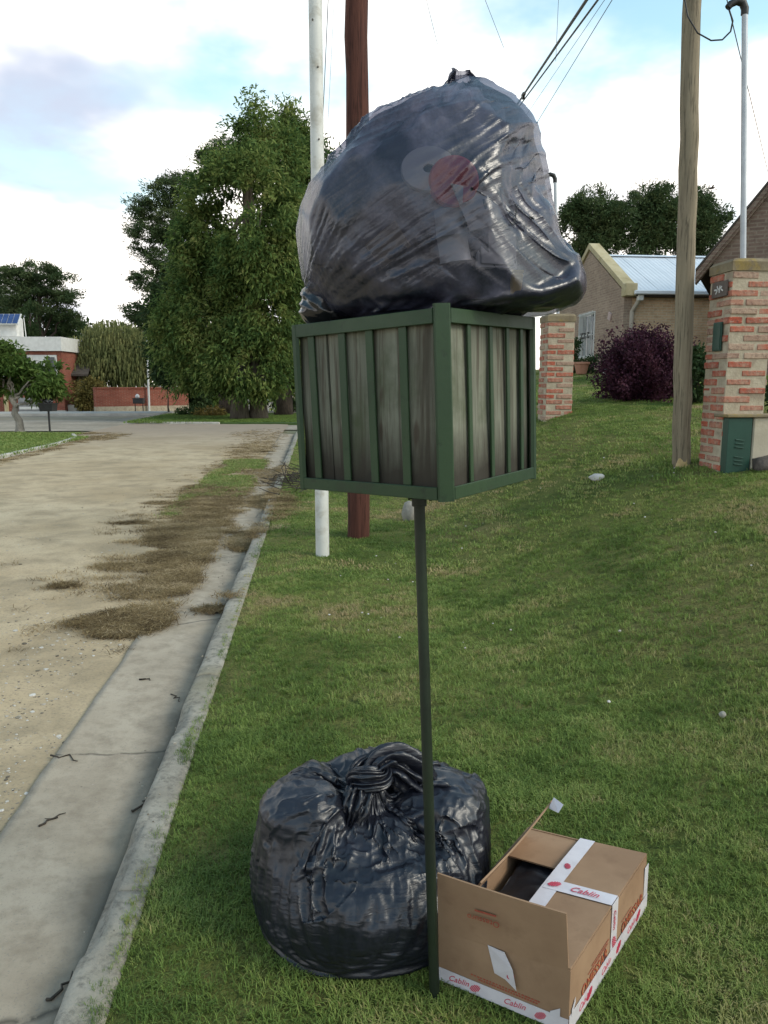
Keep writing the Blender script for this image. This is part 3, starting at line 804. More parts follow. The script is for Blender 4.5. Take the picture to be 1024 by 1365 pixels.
    t = thing('garbage_bag', c0, 'large black garbage bag tied in a knot, sitting on the grass behind the green pole', 'garbage bag', 'bags of rubbish')
    grid_obj('bag_body', P, M_bagA, t, sub=0)
    # the knot: a twisted rope of film wound round the neck, and the torn ends
    mb = []
    def rope(path, rads, ridges, amp, twist, n_s=70, n_t=56, seed=0, bend_noise=.004):
        path = np.array(path, float); k = np.linspace(0, len(path) - 1, n_s); i = np.minimum(k.astype(int), len(path) - 2); f = (k - i)[:, None]
        pm = path[np.maximum(i - 1, 0)]; p0 = path[i]; p1 = path[i + 1]; p2 = path[np.minimum(i + 2, len(path) - 1)]
        c = .5 * ((2 * p0) + (-pm + p1) * f + (2 * pm - 5 * p0 + 4 * p1 - p2) * f ** 2 + (-pm + 3 * p0 - 3 * p1 + p2) * f ** 3)
        rad = np.interp(k, np.arange(len(rads)), rads)
        tt = np.gradient(c, axis=0); tt /= np.linalg.norm(tt, axis=1)[:, None]
        ref = np.array([.2, -.9, .4]); a1 = np.cross(tt, ref); a1 /= np.linalg.norm(a1, axis=1)[:, None] + 1e-9; a2 = np.cross(tt, a1)
        ph = np.linspace(0, 2 * math.pi, n_t, endpoint=False)
        q = np.stack(np.broadcast_arrays(np.cos(ph)[None] * 2, np.sin(ph)[None] * 2, np.linspace(0, 4, n_s)[:, None] + seed), -1).reshape(-1, 3)
        nz = fbm(q, 3, seed + 60).reshape(n_s, n_t) - .5
        pl = 1 + amp * (np.abs(np.sin(ridges * (ph[None] / 2) + twist * np.linspace(0, 1, n_s)[:, None] + 4 * nz)) - .5) + .7 * nz
        r_ = rad[:, None] * pl
        Pg = c[:, None] + r_[..., None] * (np.cos(ph)[None, :, None] * a1[:, None] + np.sin(ph)[None, :, None] * a2[:, None])
        return Pg
    K = kn
    kp = thing  # noqa
    o1 = grid_obj('knot', rope([K + (-.02, .02, -.02), K + (-.04, -.01, .02), K + (-.015, -.038, .035), K + (.022, -.024, .03), K + (.024, .014, .028), K + (-.008, .03, .04), K + (-.036, .012, .03), K + (-.034, -.03, .0), K + (-.02, -.06, -.05)],
                   [.016, .024, .027, .025, .026, .027, .024, .022, .012], 15, .8, 7, 110, 110, 1), M_bagA, t, sub=0)
    o2 = grid_obj('torn_end', rope([K + (0, -.01, .02), K + (.02, .01, .045), K + (.06, .035, .045), K + (.11, .05, .01), K + (.16, .07, -.05)], [.016, .030, .040, .046, .03], 11, 1.0, 1.5, 70, 100, 2), M_bagA, t, sub=0)
    o3 = grid_obj('torn_end', rope([K + (-.02, -.02, .01), K + (-.03, -.04, .0), K + (-.045, -.065, -.04), K + (-.06, -.085, -.085)], [.014, .026, .030, .014], 11, 1.0, 1.2, 60, 90, 4), M_bagA, t, sub=0)
    return t
tied_bag()
# ------------------------------------------------------------------ the raised basket on its pole
def wood(name, c1, c2, c3):
    g = G(name); v = g.coord('Object', (1, 1, 1), rand=True); vs = g.coord('Object', (22, 22, 1.6), rand=True); v2 = g.coord('Object', (70, 70, 2.2), rand=True)
    oi = g.n('ShaderNodeObjectInfo')
    gr = g.noise(vs, 1.0, 6, .65, .6); fi = g.noise(v2, 1.0, 4, .7); bl = g.noise(v, 7, 5, .62)
    col = g.ramp(gr, [(.3, c2), (.52, c1), (.72, tuple(min(1, c * 1.35) for c in c1))])
    col = g.mix(g.ramp(fi, [(.36, .75), (.50, 0.)]), col, (.055, .042, .030))
    col = g.mix(g.ramp(bl, [(.50, 0.), (.70, .75)]), col, c3)
    sk_ = g.noise(g.coord('Object', (11, 11, .9), rand=True), 1.0, 5, .6, .3); col = g.mix(g.ramp(sk_, [(.30, .85), (.43, 0.)]), col, (.038, .030, .022))
    kn = g.noise(g.coord('Object', (26, 26, 9), rand=True), 1.0, 1, .4); col = g.mix(g.ramp(kn, [(.72, 0.), (.78, .8)]), col, (.05, .036, .026))
    # damp foot of the boards: the wood has blackened where water stands on the rail
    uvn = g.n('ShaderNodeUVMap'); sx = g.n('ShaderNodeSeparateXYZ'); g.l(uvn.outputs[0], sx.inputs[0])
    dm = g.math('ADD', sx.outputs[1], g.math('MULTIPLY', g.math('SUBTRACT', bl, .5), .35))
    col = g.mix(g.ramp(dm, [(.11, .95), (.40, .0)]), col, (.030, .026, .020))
    br = g.math('ADD', g.math('MULTIPLY', oi.outputs['Random'], .55), .70)
    x = g.n('ShaderNodeHueSaturation'); g.l(br, x.inputs['Value']); g.l(col, x.inputs['Color'])
    g.set(col=x.outputs[0], rough=.85, spec=.25, nor=g.bump(g.math('ADD', gr, g.math('MULTIPLY', fi, .7)), .7, .004))
    return g.m
M_plank = wood('weathered_plank', (.140, .144, .112), (.056, .056, .040), (.056, .070, .036))
def painted(name, c, c2, rust=(.045, .028, .016), rough=.5, thr=.62):
    g = G(name); v = g.coord('Object'); f = g.noise(v, 9, 6, .65); f2 = g.noise(v, 45, 5, .7); f3 = g.noise(v, 3.5, 4, .6)
    col = g.ramp(f3, [(.35, c), (.65, c2)])
    col = g.mix(g.ramp(f, [(thr, 0.), (thr + .14, .85)]), col, rust)
    col = g.mix(g.ramp(f2, [(.30, .6), (.42, 0.)]), col, tuple(a * .45 for a in c))
    g.set(col=col, rough=g.math('ADD', g.math('MULTIPLY', f, .35), rough - .15), spec=.45, nor=g.bump(g.math('ADD', f, f2), .22, .003)); return g.m
M_green = painted('green_enamel', (.011, .034, .011), (.019, .047, .015), (.024, .024, .014))
M_gdark = painted('dark_green_pole', (.006, .011, .006), (.012, .023, .010), (.010, .009, .006), .5)
PB = np.array([.127, 1.702, -.02]); PT = np.array([.0785, 1.742, 1.285])
bin_ = thing('waste_basket', (PB[0], PB[1], 0), 'tall green pole basket with weathered wooden boards, full of rubbish', 'waste basket')
LE = math.atan2(-(PT[0] - PB[0]), PT[2])              # the pole leans to the left
Mt = np.array(Matrix.Rotation(-LE, 3, 'Y'))
BC = PT.copy()
ldir = np.array([.9975, .07, 0]); ddir = np.array([-.07, .9975, 0]); hl, hd = .280, .315; HB = .355
cor = [BC - ddir * hd, BC + ldir * hl, BC + ddir * hd, BC - ldir * hl]        # near, right, far, left
def tilt(V): return (np.asarray(V) - BC) @ Mt.T + BC
def bpart(name, mb, mat, parent, sm=False):
    mb.V = [tuple(p) for p in tilt(np.array(mb.V))]; return mb.build(name, mat, parent, sm)
cor[0] = cor[0] + ldir * .020
# corner posts: angle bar with a broad flat outer face
for k in range(4):
    c = cor[k]; o_ = c - BC; o_ /= np.linalg.norm(o_); a_ = cor[(k + 1) % 4] - c; a_ /= np.linalg.norm(a_); b_ = cor[k - 1] - c; b_ /= np.linalg.norm(b_)
    w = .0195; lg = .0275 if k != 0 else .0215
    e1, e2 = c + a_ * w, c + b_ * w; f1, f2 = e1 + a_ * (lg - w + .002), e2 + b_ * (lg - w + .002); t_ = .006
    poly = [f1, e1, e2, f2, f2 - o_ * t_ * 1.3, e2 - o_ * t_ * 1.3, e1 - o_ * t_ * 1.3, f1 - o_ * t_ * 1.3]
    mb = MB(); mb.prism([p + np.array([0, 0, -.002]) for p in poly], (0, 0, HB + (.010 if k == 0 else .002))); bpart('corner_post', mb, M_green, bin_)
rr = np.random.default_rng(5)
face_rails = [[.17, .385, .575, .735], [.265, .47, .645, .81], [.2, .4, .6, .8], [.25, .5, .75]]
for k in range(4):
    A_, B_ = cor[k], cor[(k + 1) % 4]
    if k == 3: A_, B_ = cor[3], cor[0]
    d = B_ - A_; L = np.linalg.norm(d); d = d / L; nrm = np.cross(d, [0, 0, 1.0])
    if nrm @ ((A_ + B_) / 2 - BC) < 0: nrm = -nrm
    Mf = np.column_stack([d, nrm, [0, 0, 1]])
    mid = (A_ + B_) / 2
    for z_, h_, nm in ((HB - .0135, .027, 'top_rail'), (.0125, .025, 'bottom_rail')):
        mb = MB(); mb.box(mid - nrm * .0035 + np.array([0, 0, z_]), (L - .056, .005, h_), Mf, .0012)
        mb.box(mid - nrm * .018 + np.array([0, 0, z_ + (.0105 if z_ > .1 else -.0095)]), (L - .056, .025, .005), Mf, .001)
        bpart(nm, mb, M_green, bin_)
    rails = {3: [.165, .375, .555, .755], 0: [.255, .475, .655, .815]}.get(k, [.2, .4, .6, .8])
    rw = {3: .0195, 0: .0125}.get(k, .016)
    for f in rails:
        mb = MB(); sk = rr.normal(0, .0025); c = A_ + d * (L * f) + np.array([0, 0, HB / 2])
        Mr = Mf @ np.array(Matrix.Rotation(sk * 2, 3, 'Y')); mb.box(c - nrm * .0085, (rw, .005, HB - .050), Mr, .001); bpart('flat_bar', mb, M_green, bin_)
    # boards behind the bars, each cut, split and set a little differently
    ed = [.062] + rails + [.938]
    for i in range(len(ed) - 1):
        x0, x1 = ed[i] * L + .002, ed[i + 1] * L - .002
        cuts = [(x0, x1)]
        if k == 3 and i == 1: cuts = [(x0 - .006, x0 + .036), (x0 + .043, x1 + .006)]
        if k == 0 and i == 4: cuts = [(x0 - .005, x1 - .006)]
        for (p0, p1) in cuts:
            mb = MB(); cz = HB / 2 + rr.normal(0, .002); tk = .014
            c = A_ + d * ((p0 + p1) / 2) - nrm * (.0215 + abs(rr.normal(0, .0012))) + np.array([0, 0, cz])
            W = (p1 - p0) + .004; n_ = 9; hh = HB - .024
            # a board as a gridded prism: cupped, with wandering edges
            V = []; zs = np.linspace(-hh / 2, hh / 2, n_); wl = fbm(np.column_stack([zs * 9, zs * 0 + i * 3 + k * 11, zs * 0]), 2, 7) - .5; wr_ = fbm(np.column_stack([zs * 9, zs * 0 + i * 3 + 40, zs * 0 + k]), 2, 8) - .5
            bow = (fbm(np.column_stack([zs * 5, zs * 0 + i + 5 * k, zs * 0 + 3]), 2, 9) - .5) * .006
            for q in range(n_):
                for (sx_, sy_) in ((-1, 1), (-.33, 1), (.33, 1), (1, 1), (1, -1), (-1, -1)):
                    x = sx_ * W / 2 + (wl[q] if sx_ < 0 else wr_[q]) * .006 * abs(sx_); y = sy_ * tk / 2 + bow[q] + (.0014 if abs(sx_) < .5 and sy_ > 0 else 0)
                    V.append(c + d * x + nrm * y + np.array([0, 0, zs[q]]))
            F = [tuple(reversed(range(6))), tuple((n_ - 1) * 6 + t for t in range(6))]
            for q in range(n_ - 1):
                for t in range(6): F.append((q * 6 + t, q * 6 + (t + 1) % 6, (q + 1) * 6 + (t + 1) % 6, (q + 1) * 6 + t))
            o = mesh_np('plank', tilt(np.array(V)), F, M_plank, bin_, uv=False)
            import bmesh
            bm = bmesh.new(); bm.from_mesh(o.data); bmesh.ops.recalc_face_normals(bm, faces=bm.faces); bm.to_mesh(o.data); bm.free()
            lay = o.data.uv_layers.new(name='UVMap')
            for lp in o.data.loops: lay.data[lp.index].uv = (0, (o.data.vertices[lp.vertex_index].co.z + 0 - (BC[2] - 0)) / HB)
# floor boards
for i in range(4):
    t0, t1 = i / 4 + .01, (i + 1) / 4 - .01
    a0 = cor[3] + (cor[0] - cor[3]) * t0; a1 = cor[3] + (cor[0] - cor[3]) * t1; b0 = cor[2] + (cor[1] - cor[2]) * t0; b1 = cor[2] + (cor[1] - cor[2]) * t1
    q = [BC + (p - BC) * .90 + np.array([0, 0, .008]) for p in (a0, a1, b1, b0)]
    mb = MB(); mb.prism(q, (0, 0, .014)); bpart('floor_board', mb, M_plank, bin_)
mb = MB(); mb.tube([PB, PB * .5 + PT * .5, PT], [.0128, .0128, .0128], 14); pole = mb.build('pole', M_gdark, bin_, True); smooth_angle(pole)
ax = (PT - PB) / np.linalg.norm(PT - PB)
mb = MB(); mb.tube([PT - ax * .055, PT - ax * .054, PT - ax * .008, PT], [.014, .0172, .0172, .0172], 14)
mb.box(PT - ax * .022, (.17, .028, .012)); mb.box(PT - ax * .012 , (.03, .20, .010)); so = mb.build('socket', M_gdark, bin_); smooth_angle(so)
mb = MB(); p = PT - ax * .035; mb.tube([p - np.array([.024, .004, 0]), p + np.array([.026, -.004, 0])], .0035, 8); mb.tube([p + np.array([.022, -.004, 0]), p + np.array([.029, -.004, 0])], .0075, 6); mb.tube([p - np.array([.025, -.004, 0]), p - np.array([.020, -.004, 0])], .0065, 6); bo = mb.build('bolt', M_gdark, bin_); smooth_angle(bo)

# ---- the big thin bag heaped on the basket
def heaped_bag():
    n, m = 140, 288
    th = np.linspace(0, 2 * math.pi, m, endpoint=False)
    zk = np.array([1.335, 1.34, 1.42, 1.60, 1.655, 1.682, 1.726, 1.80, 1.86, 1.93, 1.995, 2.04, 2.083, 2.120, 2.145, 2.156])
    xl = np.array([.06, -.02, -.07, -.075, -.060, -.075, -.125, -.174, -.182, -.160, -.110, -.060, -.018, .055, .115, .135])
    xr = np.array([.10, .17, .22, .23, .290, .440, .444, .396, .364, .346, .336, .326, .304, .252, .212, .188])
    yr = np.array([.02, .10, .15, .165, .185, .225, .255, .265, .262, .25, .225, .195, .150, .085, .030, .006])
    arc = np.concatenate([[0], np.cumsum(np.hypot(np.diff(zk), .5 * np.diff(xr - xl)))]); arc /= arc[-1]
    s = np.linspace(0, 1, n); z = np.interp(s, arc, zk); l_ = np.interp(s, arc, xl); r_ = np.interp(s, arc, xr); y_ = np.interp(s, arc, yr)
    k_ = np.ones(7) / 7
    for A_ in (l_, r_, y_, z): A_[3:-3] = np.convolve(A_, k_, 'valid')
    cx_ = (l_ + r_) / 2; rx = (r_ - l_) / 2
    P = np.empty((n, m, 3))
    ct, st = np.cos(th), np.sin(th); sq = (np.abs(ct) ** 2.5 + np.abs(st) ** 2.5) ** (-1 / 2.5)
    P[..., 0] = cx_[:, None] + rx[:, None] * ct * (.45 + .55 * sq); P[..., 1] = 1.742 + y_[:, None] * st * (.4 + .6 * sq); P[..., 2] = z[:, None]
    # lumps of what is inside
    nz = fbm((P * np.array([6, 6, 6])).reshape(-1, 3), 2, 201).reshape(n, m) - .5
    N = grid_normals(P); wgt = np.interp(s, [0, .3, .45, .9, 1], [0, .1, 1, .8, 0])[:, None]
    P = P + N * (nz * .045 * wgt)[..., None]
    h_ = np.linalg.norm(np.roll(P, -1, 1) - P, axis=2); v_ = np.linalg.norm(P[1:] - P[:-1], axis=2)
    sl = np.interp(s, [0, .3, .45, .7, .9, 1], [1, 1, 1.0, 1.03, 1.10, 1.2])
    lumps = [lump((.00, 1.74, 1.80), (.155, .20, .145), 0, 2.3), lump((.11, 1.76, 1.90), (.19, .185, .20), 0, 2.2), lump((.155, 1.75, 2.03), (.085, .09, .108), .3, 2.2), lump((.275, 1.74, 1.80), (.108, .19, .115), 0, 2.5), lump((.345, 1.735, 1.742), (.090, .17, .058), 0, 2.4), lump((.270, 1.76, 1.95), (.064, .10, .10), 0, 2.2)]
    fix = np.concatenate([np.arange(int(n * .20) * m), np.arange((n - 1) * m, n * m)])
    tgt = P.reshape(-1, 3)[fix].astype(np.float32)
    P = cloth(P, h_ * .985, v_ * (sl[1:] + sl[:-1])[:, None] * .5 * .99, lumps, iters=90, grav=-.00004, damp=.85, comp=.8, bend=.18, pins=(fix, tgt), fric=.5, seed=9, noise=.003)
    P = refine(P, 2); P = facet(P, 58, .95, .22, 61, P.reshape(-1, 3)[:, 2] > 1.67)
    for _ in range(7):
        P[1:-1] = .5 * P[1:-1] + .125 * (P[2:] + P[:-2] + np.roll(P, 1, 1)[1:-1] + np.roll(P, -1, 1)[1:-1])
    Ps = P.copy()
    for _ in range(12):
        Ps[1:-1] = .4 * Ps[1:-1] + .15 * (Ps[2:] + Ps[:-2] + np.roll(Ps, 1, 1)[1:-1] + np.roll(Ps, -1, 1)[1:-1])
    N = grid_normals(Ps); q = Ps.reshape(-1, 3)
    up = np.clip((q[:, 2] - 1.66) / .06, 0, 1)
    # tension lines fanning out of the pinch low on the left, and slanting across the top
    dx, dz = q[:, 0] + .22, q[:, 2] - 1.60; phi = np.arctan2(dz, dx); rad = np.hypot(dx, dz); wv = fbm(q * 5, 2, 210)
    def sharp(x, k): return np.clip(x, 0, 1) ** k
    fan = sharp(ridged(np.column_stack([phi * 19 + wv * 1.8, rad * 2.0, q[:, 1] * 2.0]), 2, 211), 2.2) - .35
    fan2 = sharp(ridged(np.column_stack([phi * 52 + wv * 2.5, rad * 2.0, q[:, 1] * 2]), 1, 215), 2.0) - .35
    m1 = np.clip((fbm(q * 4.8, 2, 213) - .42) * 5.5, 0, 1) * np.clip(1.25 - 1.6 * np.clip(rad - .25, 0, 1), .12, 1)
    a_ = R(20); t1 = q[:, 0] * math.cos(a_) + q[:, 2] * math.sin(a_); t2 = -q[:, 0] * math.sin(a_) + q[:, 2] * math.cos(a_)
    ban = sharp(ridged(np.column_stack([t2 * 30 + wv * 2.2, t1 * 1.0, q[:, 1] * 1.2]), 1, 217), 2.0) - .35
    ban2 = sharp(ridged(np.column_stack([t2 * 80 + wv * 3.0, t1 * 1.8, q[:, 1] * 2]), 1, 218), 2.0) - .35
    m2 = np.clip((q[:, 2] - 1.86) / .08, 0, 1); m3 = np.clip((fbm(q * 5, 2, 219) - .44) * 5, 0, 1)
    wq = q + .04 * (np.column_stack([fbm(q * 8 + e_, 2, 220 + e_) for e_ in range(3)]) - .5)
    fold = np.abs(fbm(wq * np.array([5, 5, 6]), 2, 225) - .5) * 2
    d = up * (.0070 * fan * m1 + .0040 * fan2 * m1 + .0052 * ban * m2 * (.3 + .7 * m3) + .0030 * ban2 * m2 * m3 + .003 * (.22 - fold))
    P = P + (N.reshape(-1, 3) * d[:, None]).reshape(P.shape)
    # below the rim the film is inside the boards; where it leans out it lies over the rim
    fl_ = P.reshape(-1, 3); rel = fl_ - BC; a1 = rel @ ldir; a2 = rel @ ddir; ss = np.abs(a1) / hl + np.abs(a2) / hd + 1e-6
    rim = BC[2] + HB + a1 * math.sin(LE) * 1.0 + .006; row = np.repeat(np.arange(P.shape[0]) / (P.shape[0] - 1), P.shape[1])
    over_ = row > np.interp(1.655, np.array(z), s)
    ins_ = (~over_) & (ss > .80) ; k_ = np.where(ins_, .80 / ss, 1.0); fl_[:, 0] = BC[0] + rel[:, 0] * k_; fl_[:, 1] = BC[1] + rel[:, 1] * k_
    fl_[:, 2] = np.where(over_ & (ss > .74), np.maximum(fl_[:, 2], rim + .002 + .004 * vnoise(fl_ * 30, 5)), fl_[:, 2]); P = fl_.reshape(P.shape)
    t = thing('garbage_bag', (BC[0], BC[1], BC[2] + .05), 'huge thin see-through black garbage bag heaped on top of the wooden basket', 'garbage bag', 'bags of rubbish')
    grid_obj('bag_film', P, M_bagB, t, sub=0)
    # gathered crest at the very top
    return t, P
top_bag, FILM = heaped_bag()
NF = grid_normals(FILM).reshape(-1, 3); FV = FILM.reshape(-1, 3)
def against_film(x, z, back):
    """a point just inside the film on the road side, at this x and height"""
    k = np.where((np.hypot(FV[:, 0] - x, FV[:, 2] - z) < .018) & (FV[:, 1] < 1.74))[0]
    global FN; i = k[np.argmin(FV[k, 1])]; k2 = np.where(np.linalg.norm(FV - FV[i], axis=1) < .05)[0]; FN = NF[k2].mean(0); FN = FN / np.linalg.norm(FN); FN = FN if FN[1] < 0 else -FN
    return FV[i] - FN * back
M_white = plain('white_plastic', (.50, .48, .48), (.60, .58, .57), 4, .4, .05, 30)
M_red = plain('red_plastic', (.55, .03, .05), (.68, .05, .07), 4, .4, .05, 30)
M_tin = plain('tin_can', (.50, .49, .47), (.62, .60, .58), 3, .4, .2, 30, metal=.25)
M_brown = plain('brown_card', (.22, .165, .13), (.36, .28, .23), 5, .8, .2, 30)
M_dark = plain('dark_rubbish', (.018, .016, .015), (.05, .043, .038), 6, .7, .4, 25)
M_grey = plain('grey_wrapping', (.30, .285, .28), (.46, .44, .43), 6, .6, .4, 25)
M_yel = plain('yellow_pack', (.45, .28, .03), (.55, .36, .05), 6, .5, .2, 25)
def facing(p, tilt_=0.0):
    d = FN + np.array([-.05, -.5, .0]); d = d / np.linalg.norm(d); r = np.cross(d, [0, 0, 1.]); r /= np.linalg.norm(r); u = np.cross(r, d)
    return np.column_stack([-r, u, d])
def rubbish(name, c, r, mat, label, cat_, seed, amp=.25, rot=0, shrink=.84):
    import bmesh
    bm = bmesh.new(); bmesh.ops.create_icosphere(bm, subdivisions=4, radius=1); V = np.array([v_.co[:] for v_ in bm.verts]); F = [tuple(v_.index for v_ in f_.verts) for f_ in bm.faces]; bm.free()
    nz = np.abs(fbm(V * 2.2 + seed * 3.3, 3, 300 + seed) - .5) * 2
    V = V * (1 - amp * (nz - .1))[:, None] * np.array(r) * shrink; V = V @ rotz(rot).T + np.array(c)
    t = thing(name, c, label, cat_, 'rubbish inside the heaped bag'); mesh_np('wrapping', V, F, mat, t, smooth=True); return t
rubbish('rubbish_bundle', (-.015, 1.75, 1.805), (.152, .195, .138), M_brown, 'brownish bundle of rubbish low on the left inside the heaped bag', 'rubbish', 1)
rubbish('rubbish_bundle', (.10, 1.78, 1.93), (.178, .185, .165), M_grey, 'grey wrapped bundle filling the upper middle of the heaped bag', 'rubbish', 2)
rubbish('rubbish_bundle', (.15, 1.76, 2.02), (.09, .09, .10), M_brown, 'small brownish bundle at the very top of the heaped bag', 'rubbish', 3)
rubbish('rubbish_bundle', (.275, 1.75, 1.81), (.104, .165, .105), M_brown, 'brown rubbish bundle pressing out the right side of the heaped bag', 'rubbish', 4)
rubbish('rubbish_bundle', (.34, 1.745, 1.735), (.085, .15, .050), M_dark, 'dark rubbish bundle sagging over the right rim of the basket', 'rubbish', 5)
rubbish('rubbish_bundle', (.15, 1.72, 1.68), (.14, .13, .09), M_dark, 'blackish rubbish just above the near corner post of the basket', 'rubbish', 6)
rubbish('rubbish_bundle', (.28, 1.78, 1.95), (.06, .09, .09), M_grey, 'small grey bundle high on the right inside the heaped bag', 'rubbish', 7)
mass = FILM[::5, ::6].copy(); nm_ = grid_normals(FILM)[::5, ::6]; mq = mass.reshape(-1, 3)
mass = mass - nm_ * (np.where(nm_[..., 1] < -.55, .028, .003) + .022 * (fbm(mq * 9, 2, 260).reshape(mass.shape[:2]) - .25))[..., None]; mass[..., 2] = np.minimum(mass[..., 2], 2.13)
M_mass = plain('mixed_rubbish', (.012, .011, .012), (.44, .42, .47), 5.2, .8, .6, 22, dist=.01, c3=(.10, .075, .08), s3=5.5, lo=.44, hi=.58)
mt_ = thing('packed_rubbish', (.12, 1.74, 1.4), 'mottled mass of mixed rubbish that fills the heaped see-through bag', 'rubbish', 'rubbish inside the heaped bag'); grid_obj('mass', mass, M_mass, mt_, sub=1)
def xz(px_, py_):
    p = far(px_, py_, 1.50); return p[0], p[2]
# a white lid with a hole
x, z = xz(560, 214); p = against_film(x, z, .030); M_ = facing(p); t = thing('plastic_disc', p, 'round white plastic lid with a dark hole, seen through the heaped bag', 'lid', 'rubbish inside the heaped bag')
mb = MB(); N_ = 40; V = []; F = []
for i in range(N_):
    a_ = 2 * math.pi * i / N_
    for (rd, dz) in ((.010, 0), (.050, 0), (.052, -.004), (.052, -.012), (.010, -.006)): V.append(p + M_ @ np.array([rd * math.cos(a_), rd * math.sin(a_) * .82, dz]))
for i in range(N_):
    j = (i + 1) % N_
    for k in range(5): F.append((i * 5 + k, j * 5 + k, j * 5 + (k + 1) % 5, i * 5 + (k + 1) % 5))
mb.add(V, F); mb.build('disc', M_white, t)
# a red cap, a torn white carton, a tin, a white tray, a yellow pack
x, z = xz(603, 250); p = against_film(x, z, .024); M_ = facing(p); t = thing('red_cap', p, 'dark red plastic cap below the white lid inside the heaped bag', 'cap', 'rubbish inside the heaped bag')
mb = MB(); mb.tube([p - M_[:, 2] * .02, p - M_[:, 2] * .004, p], [.047, .047, .043], 32); o = mb.build('cap_body', M_red, t); smooth_angle(o)
x, z = xz(655, 262); p = against_film(x, z, .026); M_ = facing(p); t = thing('torn_carton', p, 'torn piece of white carton right of the red cap inside the heaped bag', 'carton', 'rubbish inside the heaped bag')
mb = MB(); mb.prism([p + M_ @ np.array(c) for c in ((-.055, .038, 0), (.035, .022, 0), (.062, -.005, -.004), (.02, -.036, 0), (-.018, -.046, 0))], -M_[:, 2] * .004); mb.build('card', M_white, t)
x, z = xz(604, 300); p = against_film(x, z, .044); M_ = facing(p); t = thing('tin_can', p, 'shiny open tin can with its dark mouth down, in the middle of the heaped bag', 'tin can', 'rubbish inside the heaped bag')
ca = np.array([.14, 0, -.97]); ca = ca - FN * (ca @ FN); ca = ca / np.linalg.norm(ca); ca = ca - FN * .0 ; q0 = p - ca * .045 - FN * .022
mb = MB(); mb.tube([q0, q0 + ca * .004, q0 + ca * .048, q0 + ca * .050, q0 + ca * .054, q0 + ca * .095, q0 + ca * .098, q0 + ca * .096, q0 + ca * .01], [.038, .040, .040, .0415, .040, .040, .041, .038, .038], 32); o = mb.build('can_body', M_tin, t); smooth_angle(o)
mb = MB(); mb.tube([q0 + ca * .070, q0 + ca * .072], [.0375, .0375], 32); mb.build('inside', M_dark, t)
x, z = xz(690, 322); p = against_film(x, z, .030); M_ = facing(p); t = thing('foam_tray', p, 'pale plastic tray on the right inside the heaped bag', 'tray', 'rubbish inside the heaped bag')
mb = MB(); mb.box(p - M_[:, 2] * .01, (.085, .075, .012), M_, .005); mb.box(p - M_[:, 2] * .003, (.070, .060, .005), M_, .002); mb.build('tray_body', M_white, t)
x, z = xz(712, 385); p = against_film(x, z, .024); M_ = facing(p); t = thing('yellow_packet', p, 'small yellow packet low on the right inside the heaped bag', 'packet', 'rubbish inside the heaped bag')
mb = MB(); mb.box(p - M_[:, 2] * .008, (.022, .040, .012), M_, .004); mb.box(p - M_[:, 2] * .008 + M_[:, 1] * .023, (.024, .006, .003), M_, .001); mb.build('packet_body', M_yel, t)
x, z = xz(500, 330); p = against_film(x, z, .030); M_ = facing(p); t = thing('brown_carton', p, 'dark brown carton low on the left inside the heaped bag', 'carton', 'rubbish inside the heaped bag')
mb = MB(); mb.box(p - M_[:, 2] * .02, (.075, .06, .035), M_ @ rotz(.6), .003); mb.box(p - M_[:, 2] * .002, (.070, .03, .002), M_ @ rotz(.6), .0008); mb.build('carton_body', M_brown, t)

# the mark printed on the film: two bent arrows round an opened ring, and a small bird-like blot
M_ink = plain('black_print', (.006, .006, .007), (.01, .01, .011), 6, .5, .0, 25)
def film_mark(px_, py_, strokes, w):
    mb = MB()
    for st_ in strokes:
        P = []
        for (a_, b_) in st_:
            x, z = xz(px_ + a_, py_ + b_); p = against_film(x, z, -.0035); P.append(p)
        mb.tube(P, w, 5)
    return mb
ring = [(11 * math.cos(t_), 11 * math.sin(t_)) for t_ in np.linspace(-.5, 3.6, 14)]
for st_ in (ring, [(-9, -3), (-2, 3), (6, -2), (9, -9)], [(-8, -8), (2, -10), (8, -14)], [(-4, 4), (4, 8), (8, 2)]): film_mark(694, 285, [st_], .0008).build('printed_mark', M_ink, top_bag)
mb = film_mark(726, 287, [[(-5, 2), (0, -1), (5, -4)], [(-2, 2), (3, 0)]], .0014); mb.build('printed_blot', M_ink, top_bag)

